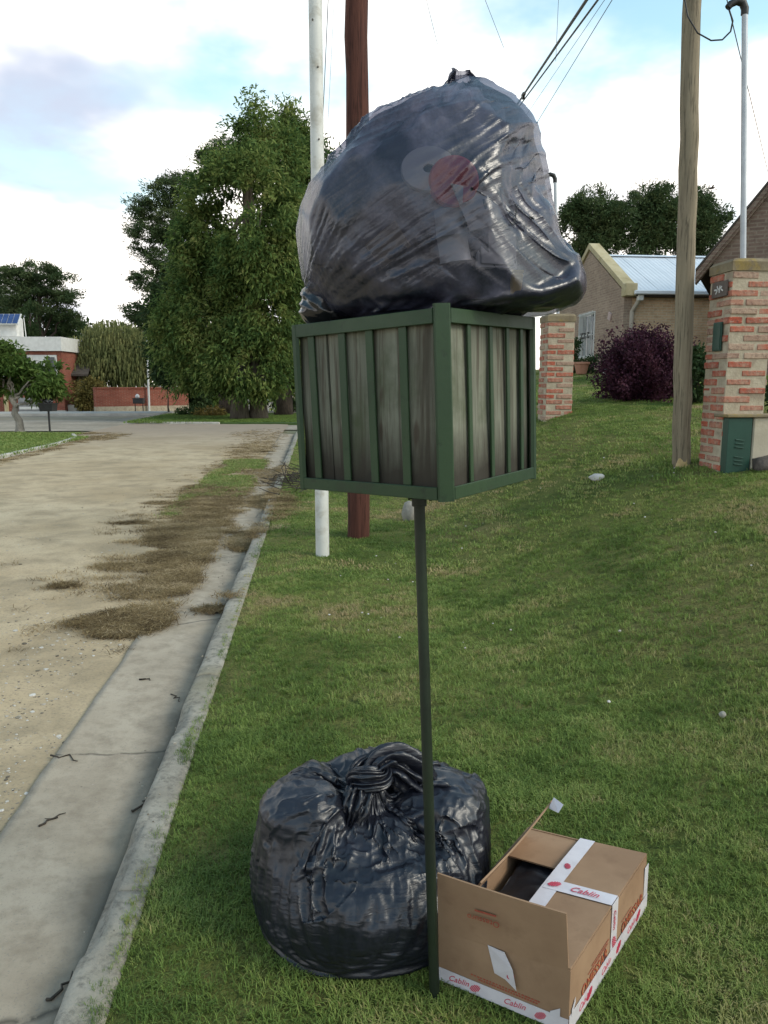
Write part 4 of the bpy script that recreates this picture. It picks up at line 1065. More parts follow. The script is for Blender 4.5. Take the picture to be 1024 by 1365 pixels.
# ---- a second, glossy bag stuffed in the left corner of the basket
def small_bag():
    n, m = 70, 120; s = np.linspace(0, 1, n); th = np.linspace(0, 2 * math.pi, m, endpoint=False)
    c = np.array([-.112, 1.728, 1.662]); rx = .070; rz_ = .082
    a_ = (s - .5) * math.pi
    P = np.empty((n, m, 3)); rad = np.cos(a_) ** .8 + .01
    P[..., 0] = c[0] + rx * rad[:, None] * np.cos(th); P[..., 1] = c[1] + .064 * rad[:, None] * np.sin(th); P[..., 2] = c[2] + rz_ * np.sin(a_)[:, None]
    q = P.reshape(-1, 3); N = grid_normals(P).reshape(-1, 3); wq = q + .03 * (np.column_stack([fbm(q * 14 + k, 2, 320 + k) for k in range(3)]) - .5)
    f1 = np.abs(fbm(wq * 13, 2, 331) - .5) * 2; f2 = np.abs(fbm(wq * 30, 2, 333) - .5) * 2
    dx, dz = q[:, 0] + .05, q[:, 2] - 1.60; ph = np.arctan2(dz, dx); fan = ridged(np.column_stack([ph * 9, np.hypot(dx, dz) * 6, q[:, 1] * 9]), 2, 335) - .5
    d = .020 * (.2 - f1) + .008 * (.2 - f2) + .009 * fan
    d = d * np.clip((q[:, 2] - 1.62) / .04, 0, 1) - .03 * np.clip((1.655 - q[:, 2]) / .06, 0, 1)
    P = P + (N * d[:, None]).reshape(P.shape)
    t = thing('garbage_bag', (c[0], c[1], 1.53), 'small shiny black garbage bag stuffed into the left corner of the wooden basket', 'garbage bag', 'bags of rubbish')
    grid_obj('bag_body', P, M_bagC, t, sub=0)
small_bag()

# ------------------------------------------------------------------ the cardboard box
def card_mat():
    g = G('cardboard'); v = g.coord('Object'); f = g.noise(v, 5, 5, .6); fl = g.noise(g.coord('Object', (1, 1, 1)), 90, 3, .6); st_ = g.noise(v, 18, 4, .6)
    col = g.ramp(f, [(.35, (.245, .150, .090)), (.65, (.315, .200, .122))]); col = g.mix(g.ramp(st_, [(.56, 0.), (.72, .4)]), col, (.19, .112, .066))
    g.set(col=col, rough=.8, spec=.25, nor=g.bump(g.math('ADD', fl, f), .12, .002)); return g.m
M_card = card_mat()
M_tape = plain('white_tape', (.55, .51, .54), (.63, .59, .62), 20, .3, .15, 60, spec=.5)
M_tred = plain('red_tape_print', (.45, .035, .075), (.52, .05, .09), 30, .4, 0)
M_rprint = plain('red_box_print', (.26, .05, .03), (.33, .075, .04), 30, .8, 0, lo=.4, hi=.6)
M_oprint = plain('ochre_box_print', (.50, .26, .08), (.55, .30, .10), 30, .8, 0)
Ab, Bb, Db, Cb = np.array([.428, 1.579, 0]), np.array([.757, 2.021, 0]), np.array([.1395, 1.746, 0]), np.array([.462, 2.185, 0])
HBX = .172; UPV = np.array([0, 0, 1.0])
At, Bt, Dt, Ct = Ab + [0, 0, .176], Bb + [-.006, 0, .176], Db + [-.003, .004, .150], Cb + [-.02, .0, .165]
box = thing('cardboard_box', (Ab + Bb + Cb + Db) / 4, 'open cardboard box bound with white and red packing tape, lying on the grass', 'cardboard box')
def panel(q, t=.0045, inward=None):
    q = [np.array(p, float) for p in q]; n_ = np.cross(q[1] - q[0], q[3] - q[0]); n_ /= np.linalg.norm(n_)
    if inward is not None and n_ @ (np.array(inward) - q[0]) < 0: n_ = -n_
    mb = MB(); mb.prism(q, n_ * t); return mb
ctr = (Ab + Bb + Cb + Db) / 4 + [0, 0, .09]
Z0 = np.array([0, 0, .014])
for nm, q in (('front_panel', (Db + Z0, Ab + Z0, At, Dt)), ('side_panel', (Ab + Z0, Bb + Z0, Bt, At)), ('back_panel', (Bb + Z0, Cb + Z0, Ct, Bt)), ('side_panel', (Cb + Z0, Db + Z0, Dt, Ct))):
    panel(q, .0045, ctr).build(nm, M_card, box)
panel((Ab + Z0, Bb + Z0, Cb + Z0, Db + Z0), .004, ctr).build('base_panel', M_card, box)
def lerp(a, b, t): return a + (b - a) * t
Lm = lerp(At, Dt, .47); Lm2 = lerp(Bt, Ct, .47)
# right half of the lid: a broad flap hinged on the right edge, sagging slightly
def curved(q00, q10, q11, q01, sag, t=.0045, nu=8, nw=8, curl=0.0):
    """bent sheet: bilinear patch with a sag, given a thickness"""
    V = []; F = []
    n0 = np.cross(q10 - q00, q01 - q00); n0 /= np.linalg.norm(n0)
    for layer in (0, 1):
        for i in range(nu + 1):
            for j in range(nw + 1):
                a_, b_ = i / nu, j / nw
                p = lerp(lerp(q00, q10, a_), lerp(q01, q11, a_), b_) - n0 * sag * math.sin(math.pi * b_) * (.4 + .6 * a_) + n0 * curl * a_ ** 2
                V.append(p - n0 * t * layer)
    w = nw + 1; off = (nu + 1) * w
    for i in range(nu):
        for j in range(nw):
            a_ = i * w + j; F.append((a_, a_ + w, a_ + w + 1, a_ + 1)); F.append((off + a_, off + a_ + 1, off + a_ + w + 1, off + a_ + w))
    rim = [i * w for i in range(nu + 1)] + [nu * w + j for j in range(1, w)] + [i * w + nw for i in range(nu - 1, -1, -1)] + [j for j in range(nw - 1, 0, -1)]
    for k in range(len(rim)):
        a_, b_ = rim[k], rim[(k + 1) % len(rim)]; F.append((a_, off + a_, off + b_, b_))
    mb = MB(); mb.add(V, F); return mb
E0 = np.array([0, 0, .003])
mb = curved(At + E0, Lm + E0 + [0, 0, -.004], Lm2 + E0 + [0, 0, -.004], Bt + E0, .006); smooth_angle(mb.build('lid_flap', M_card, box), 50)
# back flap, folded in, lying just under it
bk0, bk1 = Ct, lerp(Bt, Ct, .2); inn = (At - Bt) / np.linalg.norm(At - Bt)
mb = curved(bk1 + [0, 0, -.004], Ct + [0, 0, -.002], Ct + inn * .150 + [0, 0, -.012], bk1 + inn * .165 + [0, 0, -.008], .002); smooth_angle(mb.build('lid_flap', M_card, box), 50)
# front flap standing up
dn = np.cross(At - Dt, UPV); dn /= np.linalg.norm(dn)
fh = .150
F0, F1 = Dt, lerp(Dt, At, .985)
ups = UPV * fh + dn * .012
mb = curved(F1, F1 + ups + (F0 - F1) * .022, F0 + UPV * (fh + .012) + dn * .01, F0, -.003); smooth_angle(mb.build('front_flap', M_card, box), 50)
# left flap thrown open, leaning out over the grass, with a scrap of tape on its end
la, lb_ = lerp(Dt, Ct, .10), lerp(Dt, Ct, .93); hd_ = (Ct - Dt) / np.linalg.norm(Ct - Dt)
plane_n = np.cross(Dt - np.array([0, 0, 1.5]), Ct - np.array([0, 0, 1.5])); plane_n /= np.linalg.norm(plane_n)
fl = np.cross(hd_, plane_n); fl = fl if fl[2] > 0 else -fl; fl = fl / np.linalg.norm(fl)
fl = fl * math.cos(.05) + plane_n * math.sin(.05)
fl = fl / np.linalg.norm(fl); wf = .155
mb = curved(la, la + fl * wf + hd_ * .01, lb_ + fl * (wf + .01), lb_, .006, nu=8, nw=10, curl=.008); smooth_angle(mb.build('side_flap', M_card, box), 50)
print('flap', fl)
# packing tape: thin strips lying just proud of the card
def strip(name, pts, wv, mat=M_tape, lift=None):
    mb = MB(); V = []; F = []; pts = [np.array(p, float) for p in pts]
    for layer in (0, .0009):
        for p in pts:
            for s_ in (-.5, .5): V.append(p + np.array(wv) * s_ + (np.array(lift) * layer if lift is not None else 0))
    n_ = len(pts); o_ = 2 * n_
    for i in range(n_ - 1):
        F += [(2 * i, 2 * i + 1, 2 * i + 3, 2 * i + 2), (o_ + 2 * i, o_ + 2 * i + 2, o_ + 2 * i + 3, o_ + 2 * i + 1), (2 * i, 2 * i + 2, o_ + 2 * i + 2, o_ + 2 * i), (2 * i + 1, o_ + 2 * i + 1, o_ + 2 * i + 3, 2 * i + 3)]
    F += [(0, o_, o_ + 1, 1), (o_ - 2, o_ - 1, 2 * o_ - 1, 2 * o_ - 2)]
    mb.add(V, F); o = mb.build(name, mat, box); return o
rn = np.cross(Bb - Ab, UPV); rn /= np.linalg.norm(rn)            # outward of the right side
if rn @ (Ab - ctr) < 0: rn = -rn
if dn @ (Ab - ctr) < 0: dn = -dn
lw = (Bt - At) / np.linalg.norm(Bt - At); dl = (Dt - At) / np.linalg.norm(Dt - At)
topz = np.array([0, 0, .0045])
def lidpt(a_, b_):
    """a from the right edge inwards, b from near to far"""
    p = lerp(lerp(At + E0, Lm + E0 + [0, 0, -.004], a_), lerp(Bt + E0, Lm2 + E0 + [0, 0, -.004], a_), b_)
    return p + np.array([0, 0, 1]) * .006 * math.sin(math.pi * b_) * (.4 + .6 * min(a_, 1)) + [0, 0, .0056]
strip('tape_strip', [lidpt(1.0, b_) + dl * .004 + [0, 0, .0005] for b_ in (.05, .25, .5, .75, .97, 1.0)], dl * .044, lift=UPV)
strip('tape_strip', [lidpt(a_, .52) + [0, 0, .0014] for a_ in (0.0, .25, .5, .75, 1.12)], lw * .046, lift=UPV)
mid_t = lidpt(0, .52); 
strip('tape_strip', [mid_t + rn * .0016 + [0, 0, .001], mid_t + rn * .0018 - [0, 0, .05], mid_t + rn * .0018 - [0, 0, .12], mid_t + rn * .0018 - [0, 0, .15]], lw * .044, lift=rn)
strip('tape_strip', [lerp(Ab, Bb, t_) + rn * .0012 + [0, 0, .036] for t_ in (0.0, .3, .6, 1.0)], np.array([0, 0, .046]), lift=rn)
strip('tape_strip', [lerp(Db, Ab, t_) + dn * .0014 + [0, 0, .033] for t_ in (0.0, .3, .6, 1.0)], np.array([0, 0, .036]), lift=dn)
strip('tape_strip', [lerp(Ab, Bb, .985) + rn * .0016 + [-.004, 0, z_] for z_ in (.035, .09, .15)], lw * .032, lift=rn)
strip('tape_strip', [lerp(Db, Ab, .012) + dn * .0020 + [0, 0, z_] for z_ in (.022, .045)], dl * .010, lift=dn)
strip('tape_strip', [lerp(Db, Ab, .87) + dn * .0022 + [0, 0, .045], lerp(Db, Ab, .94) + dn * .0022 + [0, 0, .062]], np.array([0, 0, .022]), lift=dn)
strip('tape_strip', [lerp(Ab, Bb, .02) + rn * .0022 + [0, 0, .060], lerp(Ab, Bb, .055) + rn * .0022 + [0, 0, .082]], np.array([0, 0, .016]), lift=rn)
# loose end dangling on the front panel
ft = lerp(Dt, At, .40); fb_ = lerp(Dt, At, .46)
V = [ft + dn * .004 + [0, 0, .004], lerp(Dt, At, .53) + dn * .007 + [0, 0, .001], lerp(Dt, At, .60) + dn * .012 - [0, 0, .035], lerp(Dt, At, .63) + dn * .010 - [0, 0, .088], lerp(Dt, At, .54) + dn * .005 - [0, 0, .072], lerp(Dt, At, .455) + dn * .003 - [0, 0, .066]]
mb = MB(); mb.add(V + [p - dn * .0008 for p in V], [(5, 4, 2, 0), (4, 3, 2), (0, 2, 1), (6, 8, 10, 11), (8, 9, 10), (7, 8, 6), (0, 1, 7, 6), (1, 2, 8, 7), (2, 3, 9, 8), (3, 4, 10, 9), (4, 5, 11, 10), (5, 0, 6, 11)])
mb.build('tape_scrap', M_tape, box)
e_ = lb_ + fl * (wf + .004) - hd_ * .03
V = [e_, e_ + hd_ * .025, e_ + fl * .03 + hd_ * .015 - plane_n * .01, e_ + fl * .055 - hd_ * .012 + plane_n * .02, e_ + fl * .035 - hd_ * .03 + plane_n * .025]
sgn = 1
mb = MB(); mb.add(V + [p + np.array([.0008, -.0008, 0]) for p in V], [(0, 1, 2), (0, 2, 4), (4, 2, 3), (5, 7, 6), (5, 9, 7), (9, 8, 7), (0, 5, 6, 1), (1, 6, 7, 2), (2, 7, 8, 3), (3, 8, 9, 4), (4, 9, 5, 0)])
mb.build('tape_scrap', M_tape, box)
def text_on(name, s_, o_, xd, yd, size, mat, parent, shear=0.0, ext=.0003, cx_=False):
    cu = bpy.data.curves.new(name, 'FONT'); cu.body = s_; cu.size = size; cu.extrude = ext; cu.shear = shear; cu.resolution_u = 3
    if cx_: cu.align_x = 'CENTER'
    tmp = bpy.data.objects.new(name, cu); C.objects.link(tmp); dg = bpy.context.evaluated_depsgraph_get(); dg.update()
    me = bpy.data.meshes.new_from_object(tmp.evaluated_get(dg)); bpy.data.objects.remove(tmp)
    xd = np.array(xd, float); yd = np.array(yd, float); zd = np.cross(xd, yd)
    V = np.array([v_.co[:] for v_ in me.vertices]); V = np.array(o_) + V @ np.stack([xd, yd, zd]) - origin(parent)
    for v_, p in zip(me.vertices, V): v_.co = p
    me.materials.clear(); me.materials.append(mat); me.name = name
    o = bpy.data.objects.new(name, me); C.objects.link(o); o.parent = parent; return o
# print on the card: the box stands upside down, so the flap's print is inverted
text_on('printed_word', 'Otessuro', lerp(Dt, At, .50) + UPV * .082 + dn * .016, -dl * -1 if False else dl, -UPV, .022, M_rprint, box)
mb = MB(); c = lerp(Dt, At, .39) + UPV * .096 + dn * .0155; mb.box(c, (.055, .0012, .004), np.column_stack([-dl, dn, UPV])); mb.build('printed_line', M_rprint, box)
for k, (a0, a1) in enumerate(((.26, .80), (.32, .78))):
    mb = MB(); p0, p1 = lerp(Db, Ab, a0) + dn * .0008 + UPV * (.066 - .0065 * k), lerp(Db, Ab, a1) + dn * .0008 + UPV * (.066 - .0065 * k)
    for i in range(22):
        q0 = lerp(p0, p1, (i + .08) / 22); q1 = lerp(p0, p1, (i + .62 + .3 * random.random()) / 22); mb.box((q0 + q1) / 2, (np.linalg.norm(q1 - q0), .0008, .0032), np.column_stack([-dl, dn, UPV]))
    mb.build('printed_line', M_rprint, box)
side_o = lerp(Ab, Bb, .13) + rn * .001 + UPV * .056
text_on('printed_word', 'OMESSAR', side_o, lw, UPV, .040, M_rprint, box, ext=.0006)
text_on('printed_shade', 'OMESSAR', side_o + lw * .0022 - UPV * .001 , lw, UPV, .040, M_oprint, box, ext=.0003)
text_on('printed_word', 'OMESSAR', lerp(Ab, Bb, .62) + rn * .001 + UPV * .056, lw, UPV, .040, M_rprint, box, ext=.0006)
text_on('printed_shade', 'OMESSAR', lerp(Ab, Bb, .62) + rn * .001 + UPV * .055 + lw * .0022, lw, UPV, .040, M_oprint, box, ext=.0003)
for t0, t1, h_ in ((.20, .44, .094), (.24, .45, .103), (.62, .76, .094)):
    mb = MB(); q0, q1 = lerp(Ab, Bb, t0) + rn * .0008 + UPV * h_, lerp(Ab, Bb, t1) + rn * .0008 + UPV * h_; mb.box((q0 + q1) / 2, (np.linalg.norm(q1 - q0), .0008, .0018), np.column_stack([lw, rn, UPV])); mb.build('printed_line', M_rprint, box)
# the script and the striped badge repeated along the tape
def badge(c, xd, yd, s_):
    mb = MB(); zd = np.cross(xd, yd); M_ = np.column_stack([xd, yd, zd])
    for k in range(6):
        w_ = math.sqrt(max(.05, 1 - ((k - 2.5) / 3) ** 2)); mb.box(np.array(c) + xd * (k - 2.5) * s_ * .17 + yd * 0, (s_ * .10, s_ * w_, .0008), M_ @ np.array(Matrix.Rotation(-.5, 3, 'Z')))
    mb.build('tape_badge', M_tred, box)
lift_ = .0026
for t_, kind_ in ((.08, 0), (.30, 1), (.52, 0), (.80, 1)):
    p = lerp(Db, Ab, t_) + dn * lift_ + UPV * .026
    if kind_ == 0: text_on('tape_script', 'Cablin', p, -dl, UPV, .022, M_tred, box, .35)
    else: badge(p + UPV * .007, -dl, UPV, .024)
for t_, kind_ in ((.10, 0), (.22, 1), (.36, 0), (.58, 1), (.70, 0), (.86, 1)):
    p = lerp(Ab, Bb, t_) + rn * lift_ + UPV * .028
    if kind_ == 0: text_on('tape_script', 'Cablin', p, lw, UPV, .026, M_tred, box, .35)
    else: badge(p + UPV * .008, lw, UPV, .030)
text_on('tape_script', 'Cablin', lidpt(.72, .50) + [0, 0, .004], -dl if False else -dl * -1 * -1, lw, .030, M_tred, box, .3)
badge(lidpt(.98, .52) + [0, 0, .0045], -dl, lw, .028); badge(lidpt(1.0, .70) + [0, 0, .003], lw, dl, .022)
badge(mid_t + rn * .004 - UPV * .115, -UPV, lw, .032); text_on('tape_script', 'Cablin', mid_t + rn * .004 - UPV * .02 - lw * .01, -UPV, lw, .022, M_tred, box, .3)
p = lerp(Dt, At, .545) + dn * .0075 - UPV * .066; text_on('tape_script', 'Q', p, -dl, UPV, .026, M_tred, box, .2)
# a black bag inside the box
def boxed_bag():
    n, m = 110, 160; s = np.linspace(0, 1, n); th = np.linspace(0, 2 * math.pi, m, endpoint=False)
    c = lerp(lerp(Ab, Db, .5), lerp(Bb, Cb, .5), .5) + [0, 0, .089]
    sq = lambda t_: np.sign(t_) * np.abs(t_) ** .55
    ex, ey = -dl, lw
    r_ = np.interp(s, [0, .08, .15, .34, .42, 1], [.05, .95, 1, 1, .93, .01]); z_ = np.interp(s, [0, .08, .15, .34, .42, 1], [-.066, -.066, -.055, .030, .050, .066])
    P = c + (r_ * .152)[:, None, None] * sq(np.cos(th))[None, :, None] * (-ex) + (r_ * .245)[:, None, None] * sq(np.sin(th))[None, :, None] * ey + z_[:, None, None] * UPV
    q = P.reshape(-1, 3); N = grid_normals(P).reshape(-1, 3); wq = q + .03 * (np.column_stack([fbm(q * 10 + k, 2, 340 + k) for k in range(3)]) - .5)
    t2 = q @ lw; fan = ridged(np.column_stack([t2 * 26, (q @ dl) * 3, q[:, 2] * 2]), 2, 345) - .5
    d = .030 * (.2 - np.abs(fbm(wq * 9, 2, 341) - .5) * 2) + .012 * fan
    P = P + (N * d[:, None]).reshape(P.shape); P[..., 2] = np.clip(P[..., 2], .016, .166)
    t = thing('garbage_bag', c * [1, 1, 0] + [0, 0, .008], 'black garbage bag packed inside the open cardboard box', 'garbage bag', 'bags of rubbish'); grid_obj('bag_body', P, M_bagD, t, sub=0)
boxed_bag()
# ------------------------------------------------------------------ brick pillars, service pipes, gas box
def brick_mat():
    g = G('old_brick'); oi = g.n('ShaderNodeObjectInfo'); v = g.coord('Object', rand=True); vw = g.coord('Object')
    col = g.ramp(oi.outputs['Random'], [(0, (.33, .065, .038)), (.3, (.42, .105, .062)), (.52, (.36, .13, .085)), (.66, (.40, .20, .14)), (.78, (.33, .22, .165)), (.9, (.42, .30, .22)), (1, (.22, .10, .075))], 'LINEAR')
    f = g.noise(v, 30, 5, .7); f2 = g.noise(vw, 5.5, 6, .7, .5); f3 = g.noise(vw, 34, 5, .7)
    col = g.mix(g.ramp(f, [(.36, .75), (.52, 0.)]), col, (.13, .065, .05))
    col = g.mix(g.ramp(f2, [(.46, 0.), (.66, .75)]), col, (.40, .29, .215))
    col = g.mix(g.ramp(f3, [(.56, 0.), (.68, .75)]), col, (.46, .40, .32))
    g.set(col=col, rough=.92, spec=.15, nor=g.bump(g.math('ADD', f, f3), .8, .006)); return g.m
M_brick = brick_mat()
M_mortar = plain('lime_mortar', (.34, .285, .205), (.44, .375, .28), 9, .95, .8, 60, dist=.008, c3=(.26, .205, .15), s3=5)
M_cap = plain('mossy_cement', (.15, .115, .075), (.235, .19, .12), 7, .95, .7, 40, dist=.008, c3=(.27, .19, .05), s3=6)
M_pipe = plain('galvanised_pipe', (.34, .36, .39), (.44, .46, .49), 6, .45, .1, 30, metal=.35)
M_black = plain('black_rubber', (.012, .012, .013), (.02, .02, .021), 8, .5, .1, 30)
M_boxg = painted('green_metal_door', (.006, .042, .028), (.009, .052, .035), (.03, .03, .02), .42, .72)
brick_mb = MB(); brick_mb.box((0, 0, 0), (.236, .116, .058), None, .006)
brick_me = None
def brick(parent, c, ang, sc_=(1, 1, 1)):
    global brick_me
    if brick_me is None:
        o = brick_mb.build('brick', M_brick); brick_me = o.data; bpy.data.objects.remove(o)
    o = bpy.data.objects.new('brick', brick_me); C.objects.link(o); o.parent = parent
    o.location = tuple(np.array(c) - origin(parent)); o.rotation_euler = (random.gauss(0, .006), random.gauss(0, .006), ang + random.gauss(0, .01)); o.scale = sc_; return o
def pillar(corner, zb, zt, label, w=.365):
    """corner: the near left corner on the ground; built on the street grid"""
    ex = np.array([NV[0], NV[1], 0]); ey = np.array([DV[0], DV[1], 0]); c0 = np.array([corner[0], corner[1], zb])
    mid = c0 + (ex + ey) * w / 2
    t = thing('brick_pillar', mid, label, 'brick pillar', 'brick pillars')
    zc = zt - .10
    mb = MB(); mb.box(mid + [0, 0, (zc - zb - .25) / 2], (w - .017, w - .017, zc - zb + .25), RM, .004); mb.build('mortar_core', M_mortar, t)
    nC = int(round((zc - zb) / .0705)) + 2
    for k in range(nC):
        z = zc - .0705 * (k + .5)
        for s_ in range(4):
            a_ = math.pi / 2 * s_ + YAW; mir = 1 if k % 2 == 0 else -1
            off = rotz(a_) @ np.array([mir * -(w - .236) / 2 , -(w - .116) / 2, 0])
            brick(t, mid + off + np.array([0, 0, z - zb]) + rotz(a_) @ np.array([random.gauss(0, .003), random.gauss(0, .0022), 0]), a_, (random.uniform(.84, .99), random.uniform(.985, 1.0), random.uniform(.74, .94)))
    mb = MB(); cz = zt - .05; b_ = w + .004
    tw = rotz(YAW); V = []
    for (hw, z_) in ((b_ / 2, -.05), (b_ / 2 + .003, .02), (b_ / 2 - .02, .045), (b_ / 2 - .05, .052)):
        for sx_, sy_ in ((-1, -1), (1, -1), (1, 1), (-1, 1)): V.append(mid * [1, 1, 0] + tw @ np.array([sx_ * hw, sy_ * hw, 0]) + [0, 0, cz + z_])
    F = [(3, 2, 1, 0), (12, 13, 14, 15)] + [(k * 4 + i, k * 4 + (i + 1) % 4, k * 4 + 4 + (i + 1) % 4, k * 4 + 4 + i) for k in range(3) for i in range(4)]
    mb.add(V, F); mb.build('cement_cap', M_cap, t)
    return t, mid, ex, ey
def mast(px_base, top, label, r=.021):
    t = thing('service_pipe', px_base, label, 'service pipe', 'electricity service pipes')
    b = np.array(px_base, float); tp = np.array(top, float)
    mb = MB(); mb.tube([b, tp], r, 12); smooth_angle(mb.build('pipe', M_pipe, t))
    mb = MB(); P = [tp + [0, 0, -.03], tp + [0, 0, .012], tp + [-.02, 0, .055], tp + [-.065, 0, .068], tp + [-.115, 0, .045], tp + [-.135, 0, .02]]
    mb.tube(P, [r * 1.25, r * 1.3, r * 1.35, r * 1.3, r * 1.2, r * 1.1], 12); smooth_angle(mb.build('weather_head', M_black, t))
    return t
pR, mR, ex, ey = pillar((2.785, 6.40), .74, 2.515, 'tall brick pillar at the right with a green meter door in its side')
pL, mL, _, _ = pillar((2.10, 10.15), .98, 2.42, 'brick pillar just right of the wooden basket, farther up the lawn')
tpR = far(993, 14, mR[1]); mast((mR[0] + .00, mR[1], 2.515), tpR, 'grey service pipe with black bent head, rising from the right brick pillar', .023)
tpL = far(740, 240, mL[1]); mast((mL[0], mL[1], 2.42), tpL, 'thin grey service pipe rising from the brick pillar behind the heaped bag', .021)
# meter door in the side of the right pillar (faces the street), house plaque above it
cl = np.array([2.785, 6.40, 0])
p = cl + ey * .155 + np.array([0, 0, 1.905]); p = p - ex * .008
mb = MB(); mb.box(p, (.012, .135, .235), RM, .003); mb.box(p - ex * .008, (.008, .115, .215), RM, .003); mb.build('meter_door', M_boxg, pR)
M_slate = plain('dark_slate', (.085, .065, .055), (.13, .10, .085), 12, .7, .2, 30)
M_wmark = plain('white_lettering', (.45, .44, .42), (.62, .61, .6), 60, .8, .1, 30)
p = cl + ey * .16 - ex * .012 + np.array([0, 0, 2.285]); mb = MB(); mb.box(p, (.016, .235, .125), RM, .004); mb.build('plaque', M_slate, pR)
mb = MB()
for k in range(7):
    a_ = k * .9; mb.box(p - ex * .009 + ey * (.055 * math.cos(a_) * (1 - .4 * (k % 2))) + np.array([0, 0, .026 * math.sin(a_) * (1 - .3 * (k % 3))]), (.003, .038, .012), RM @ np.array(Matrix.Rotation(a_, 3, 'X')), .001)
mb.build('plaque_emblem', M_wmark, pR)
# louvred gas box let into a low rendered housing against the pillar
M_render = plain('worn_render', (.37, .325, .25), (.46, .41, .32), 4, .95, .5, 30, dist=.006, c3=(.29, .24, .15), s3=4)
gb = cl + ex * .01 - ey * .075
hs = thing('gas_meter_housing', (gb[0] + .3, gb[1] + .1, .74), 'low pale rendered housing with a green louvred gas door beside the right pillar', 'gas meter housing')
mb = MB(); mb.box(gb + ex * .50 + ey * .092 + [0, 0, 1.00], (.56, .19, .50), RM, .01); mb.build('rendered_block', M_render, hs)
mb = MB(); mb.box(gb + ex * .39 + ey * .09 + [0, 0, 1.262], (.82, .23, .026), RM, .008); mb.build('cement_slab', M_cap, hs)
mb = MB(); mb.box(gb + ex * .105 + ey * .09 + [0, 0, .985], (.205, .19, .52), RM, .004); door = mb.build('gas_door', M_boxg, hs)
for z0 in (1.005, 1.035, 1.065, .865, .895, .925):
    mb = MB(); mb.box(gb + ex * .105 - ey * .007 + [0, 0, z0], (.075, .014, .009), RM @ np.array(Matrix.Rotation(.12, 3, 'Y')), .003); mb.build('louvre', M_boxg, door)
# dark weathered log at its foot
M_log = plain('weathered_log', (.060, .050, .042), (.125, .105, .09), 14, .95, .8, 50, (1, 1, 1), .012)
c = gb + ex * .235 - ey * .03 + [0, 0, .84]; pts = [c + ex * k * .11 + np.array([0, 0, .012 * math.sin(k * 2)]) for k in range(9)]
mb = MB(); mb.tube(pts, [.085 + .015 * math.sin(k * 3.1) for k in range(9)], 16); t = thing('log', c, 'dark weathered log lying below the rendered gas housing', 'log'); o = mb.build('log_body', M_log, t, True)
for v_ in o.data.vertices:
    n_ = fbm(np.array([[v_.co.x * 9, v_.co.y * 14, v_.co.z * 14]]), 3, 44)[0] - .5; v_.co.z += .05 * n_; v_.co.y += .03 * n_

# ------------------------------------------------------------------ poles and cables
def pole_mat(name, c1, c2, c3):
    g = G(name); v = g.coord('Object', (1, 1, 1)); vs = g.coord('Object', (16, 16, .8)); gr = g.noise(vs, 1.0, 6, .7, .4); vf = g.noise(g.coord('Object', (60, 60, 2.5)), 1., 4, .7); kn = g.noise(v, 4, 4, .6)
    col = g.ramp(gr, [(.3, c2), (.6, c1)]); col = g.mix(g.ramp(vf, [(.38, .7), (.47, 0.)]), col, tuple(a * .42 for a in c2)); col = g.mix(g.ramp(kn, [(.6, 0.), (.75, .6)]), col, c3)
    g.set(col=col, rough=.85, spec=.2, nor=g.bump(g.math('ADD', gr, vf), .6, .01)); return g.m
M_pole1 = pole_mat('grey_pole_wood', (.27, .222, .155), (.165, .135, .095), (.14, .12, .09))
M_pole2 = pole_mat('tarred_pole_wood', (.105, .042, .030), (.055, .022, .017), (.03, .02, .018))
M_wpole = plain('white_painted_steel', (.52, .52, .49), (.62, .62, .59), 3, .5, .1, 30, c3=(.40, .38, .33), s3=7)
def post(name, base, top, r0, r1, mat, label, cat_, n=14, seg=14, wob=.004, group=None):
    t = thing(name, base, label, cat_, group); base = np.array(base, float); top = np.array(top, float)
    P = [lerp(base, top, k / seg) + np.array([random.gauss(0, wob), random.gauss(0, wob), 0]) for k in range(seg + 1)]
    mb = MB(); mb.tube(P, [lerp(r0, r1, k / seg) * (1 + random.gauss(0, .012)) for k in range(seg + 1)], n); smooth_angle(mb.build('shaft', mat, t)); return t
b0 = np.array([2.645, 6.86, .78]); d_ = far(926, -120, 6.86) - b0
t = post('utility_pole', b0 - [0, 0, .1], b0 + d_ * 1.15, .078, .070, M_pole1, 'weathered grey wooden utility pole standing beside the right brick pillar', 'utility pole', 18, 22, .0055)
mb = MB(); c = b0 + np.array([-.045, -.085, .07]); mb.prism([c + [-.03, 0, -.08], c + [.075, -.0, -.08], c + [.06, .01, .05], c + [-.005, .015, .02]], (0, .03, 0)); mb.build('split_foot', plain('fresh_split_wood', (.42, .30, .14), (.52, .39, .20), 20), t)
b1 = np.array([-.250, 7.65, 0.0]); post('utility_pole', b1 - [0, 0, .1], far(473, -320, 7.65) + [0, 0, 0], .112, .100, M_pole2, 'dark red-brown wooden utility pole behind the white pole and the basket', 'utility pole', 18, 22, .005)
b2 = np.array([-.553, 6.80, 0.0]); wp = post('white_pole', b2 - [0, 0, .1], far(417, -260, 6.80), .060, .054, M_wpole, 'slim white painted pole on the lawn edge beside the brown pole', 'pole', 18, 8, .0)
for z_, s_ in ((.8, 1), (3.05, -1), (3.5, 1), (4.05, 1), (4.4, -1)):
    mb = MB(); q = b2 + (far(417, -260, 6.80) - b2) * (z_ / (far(417, -260, 6.80)[2])); mb.tube([q + [.02 * s_, -.052, 0], q + [.02 * s_, -.062, 0]], .007, 6); mb.build('bolt', M_log, wp)
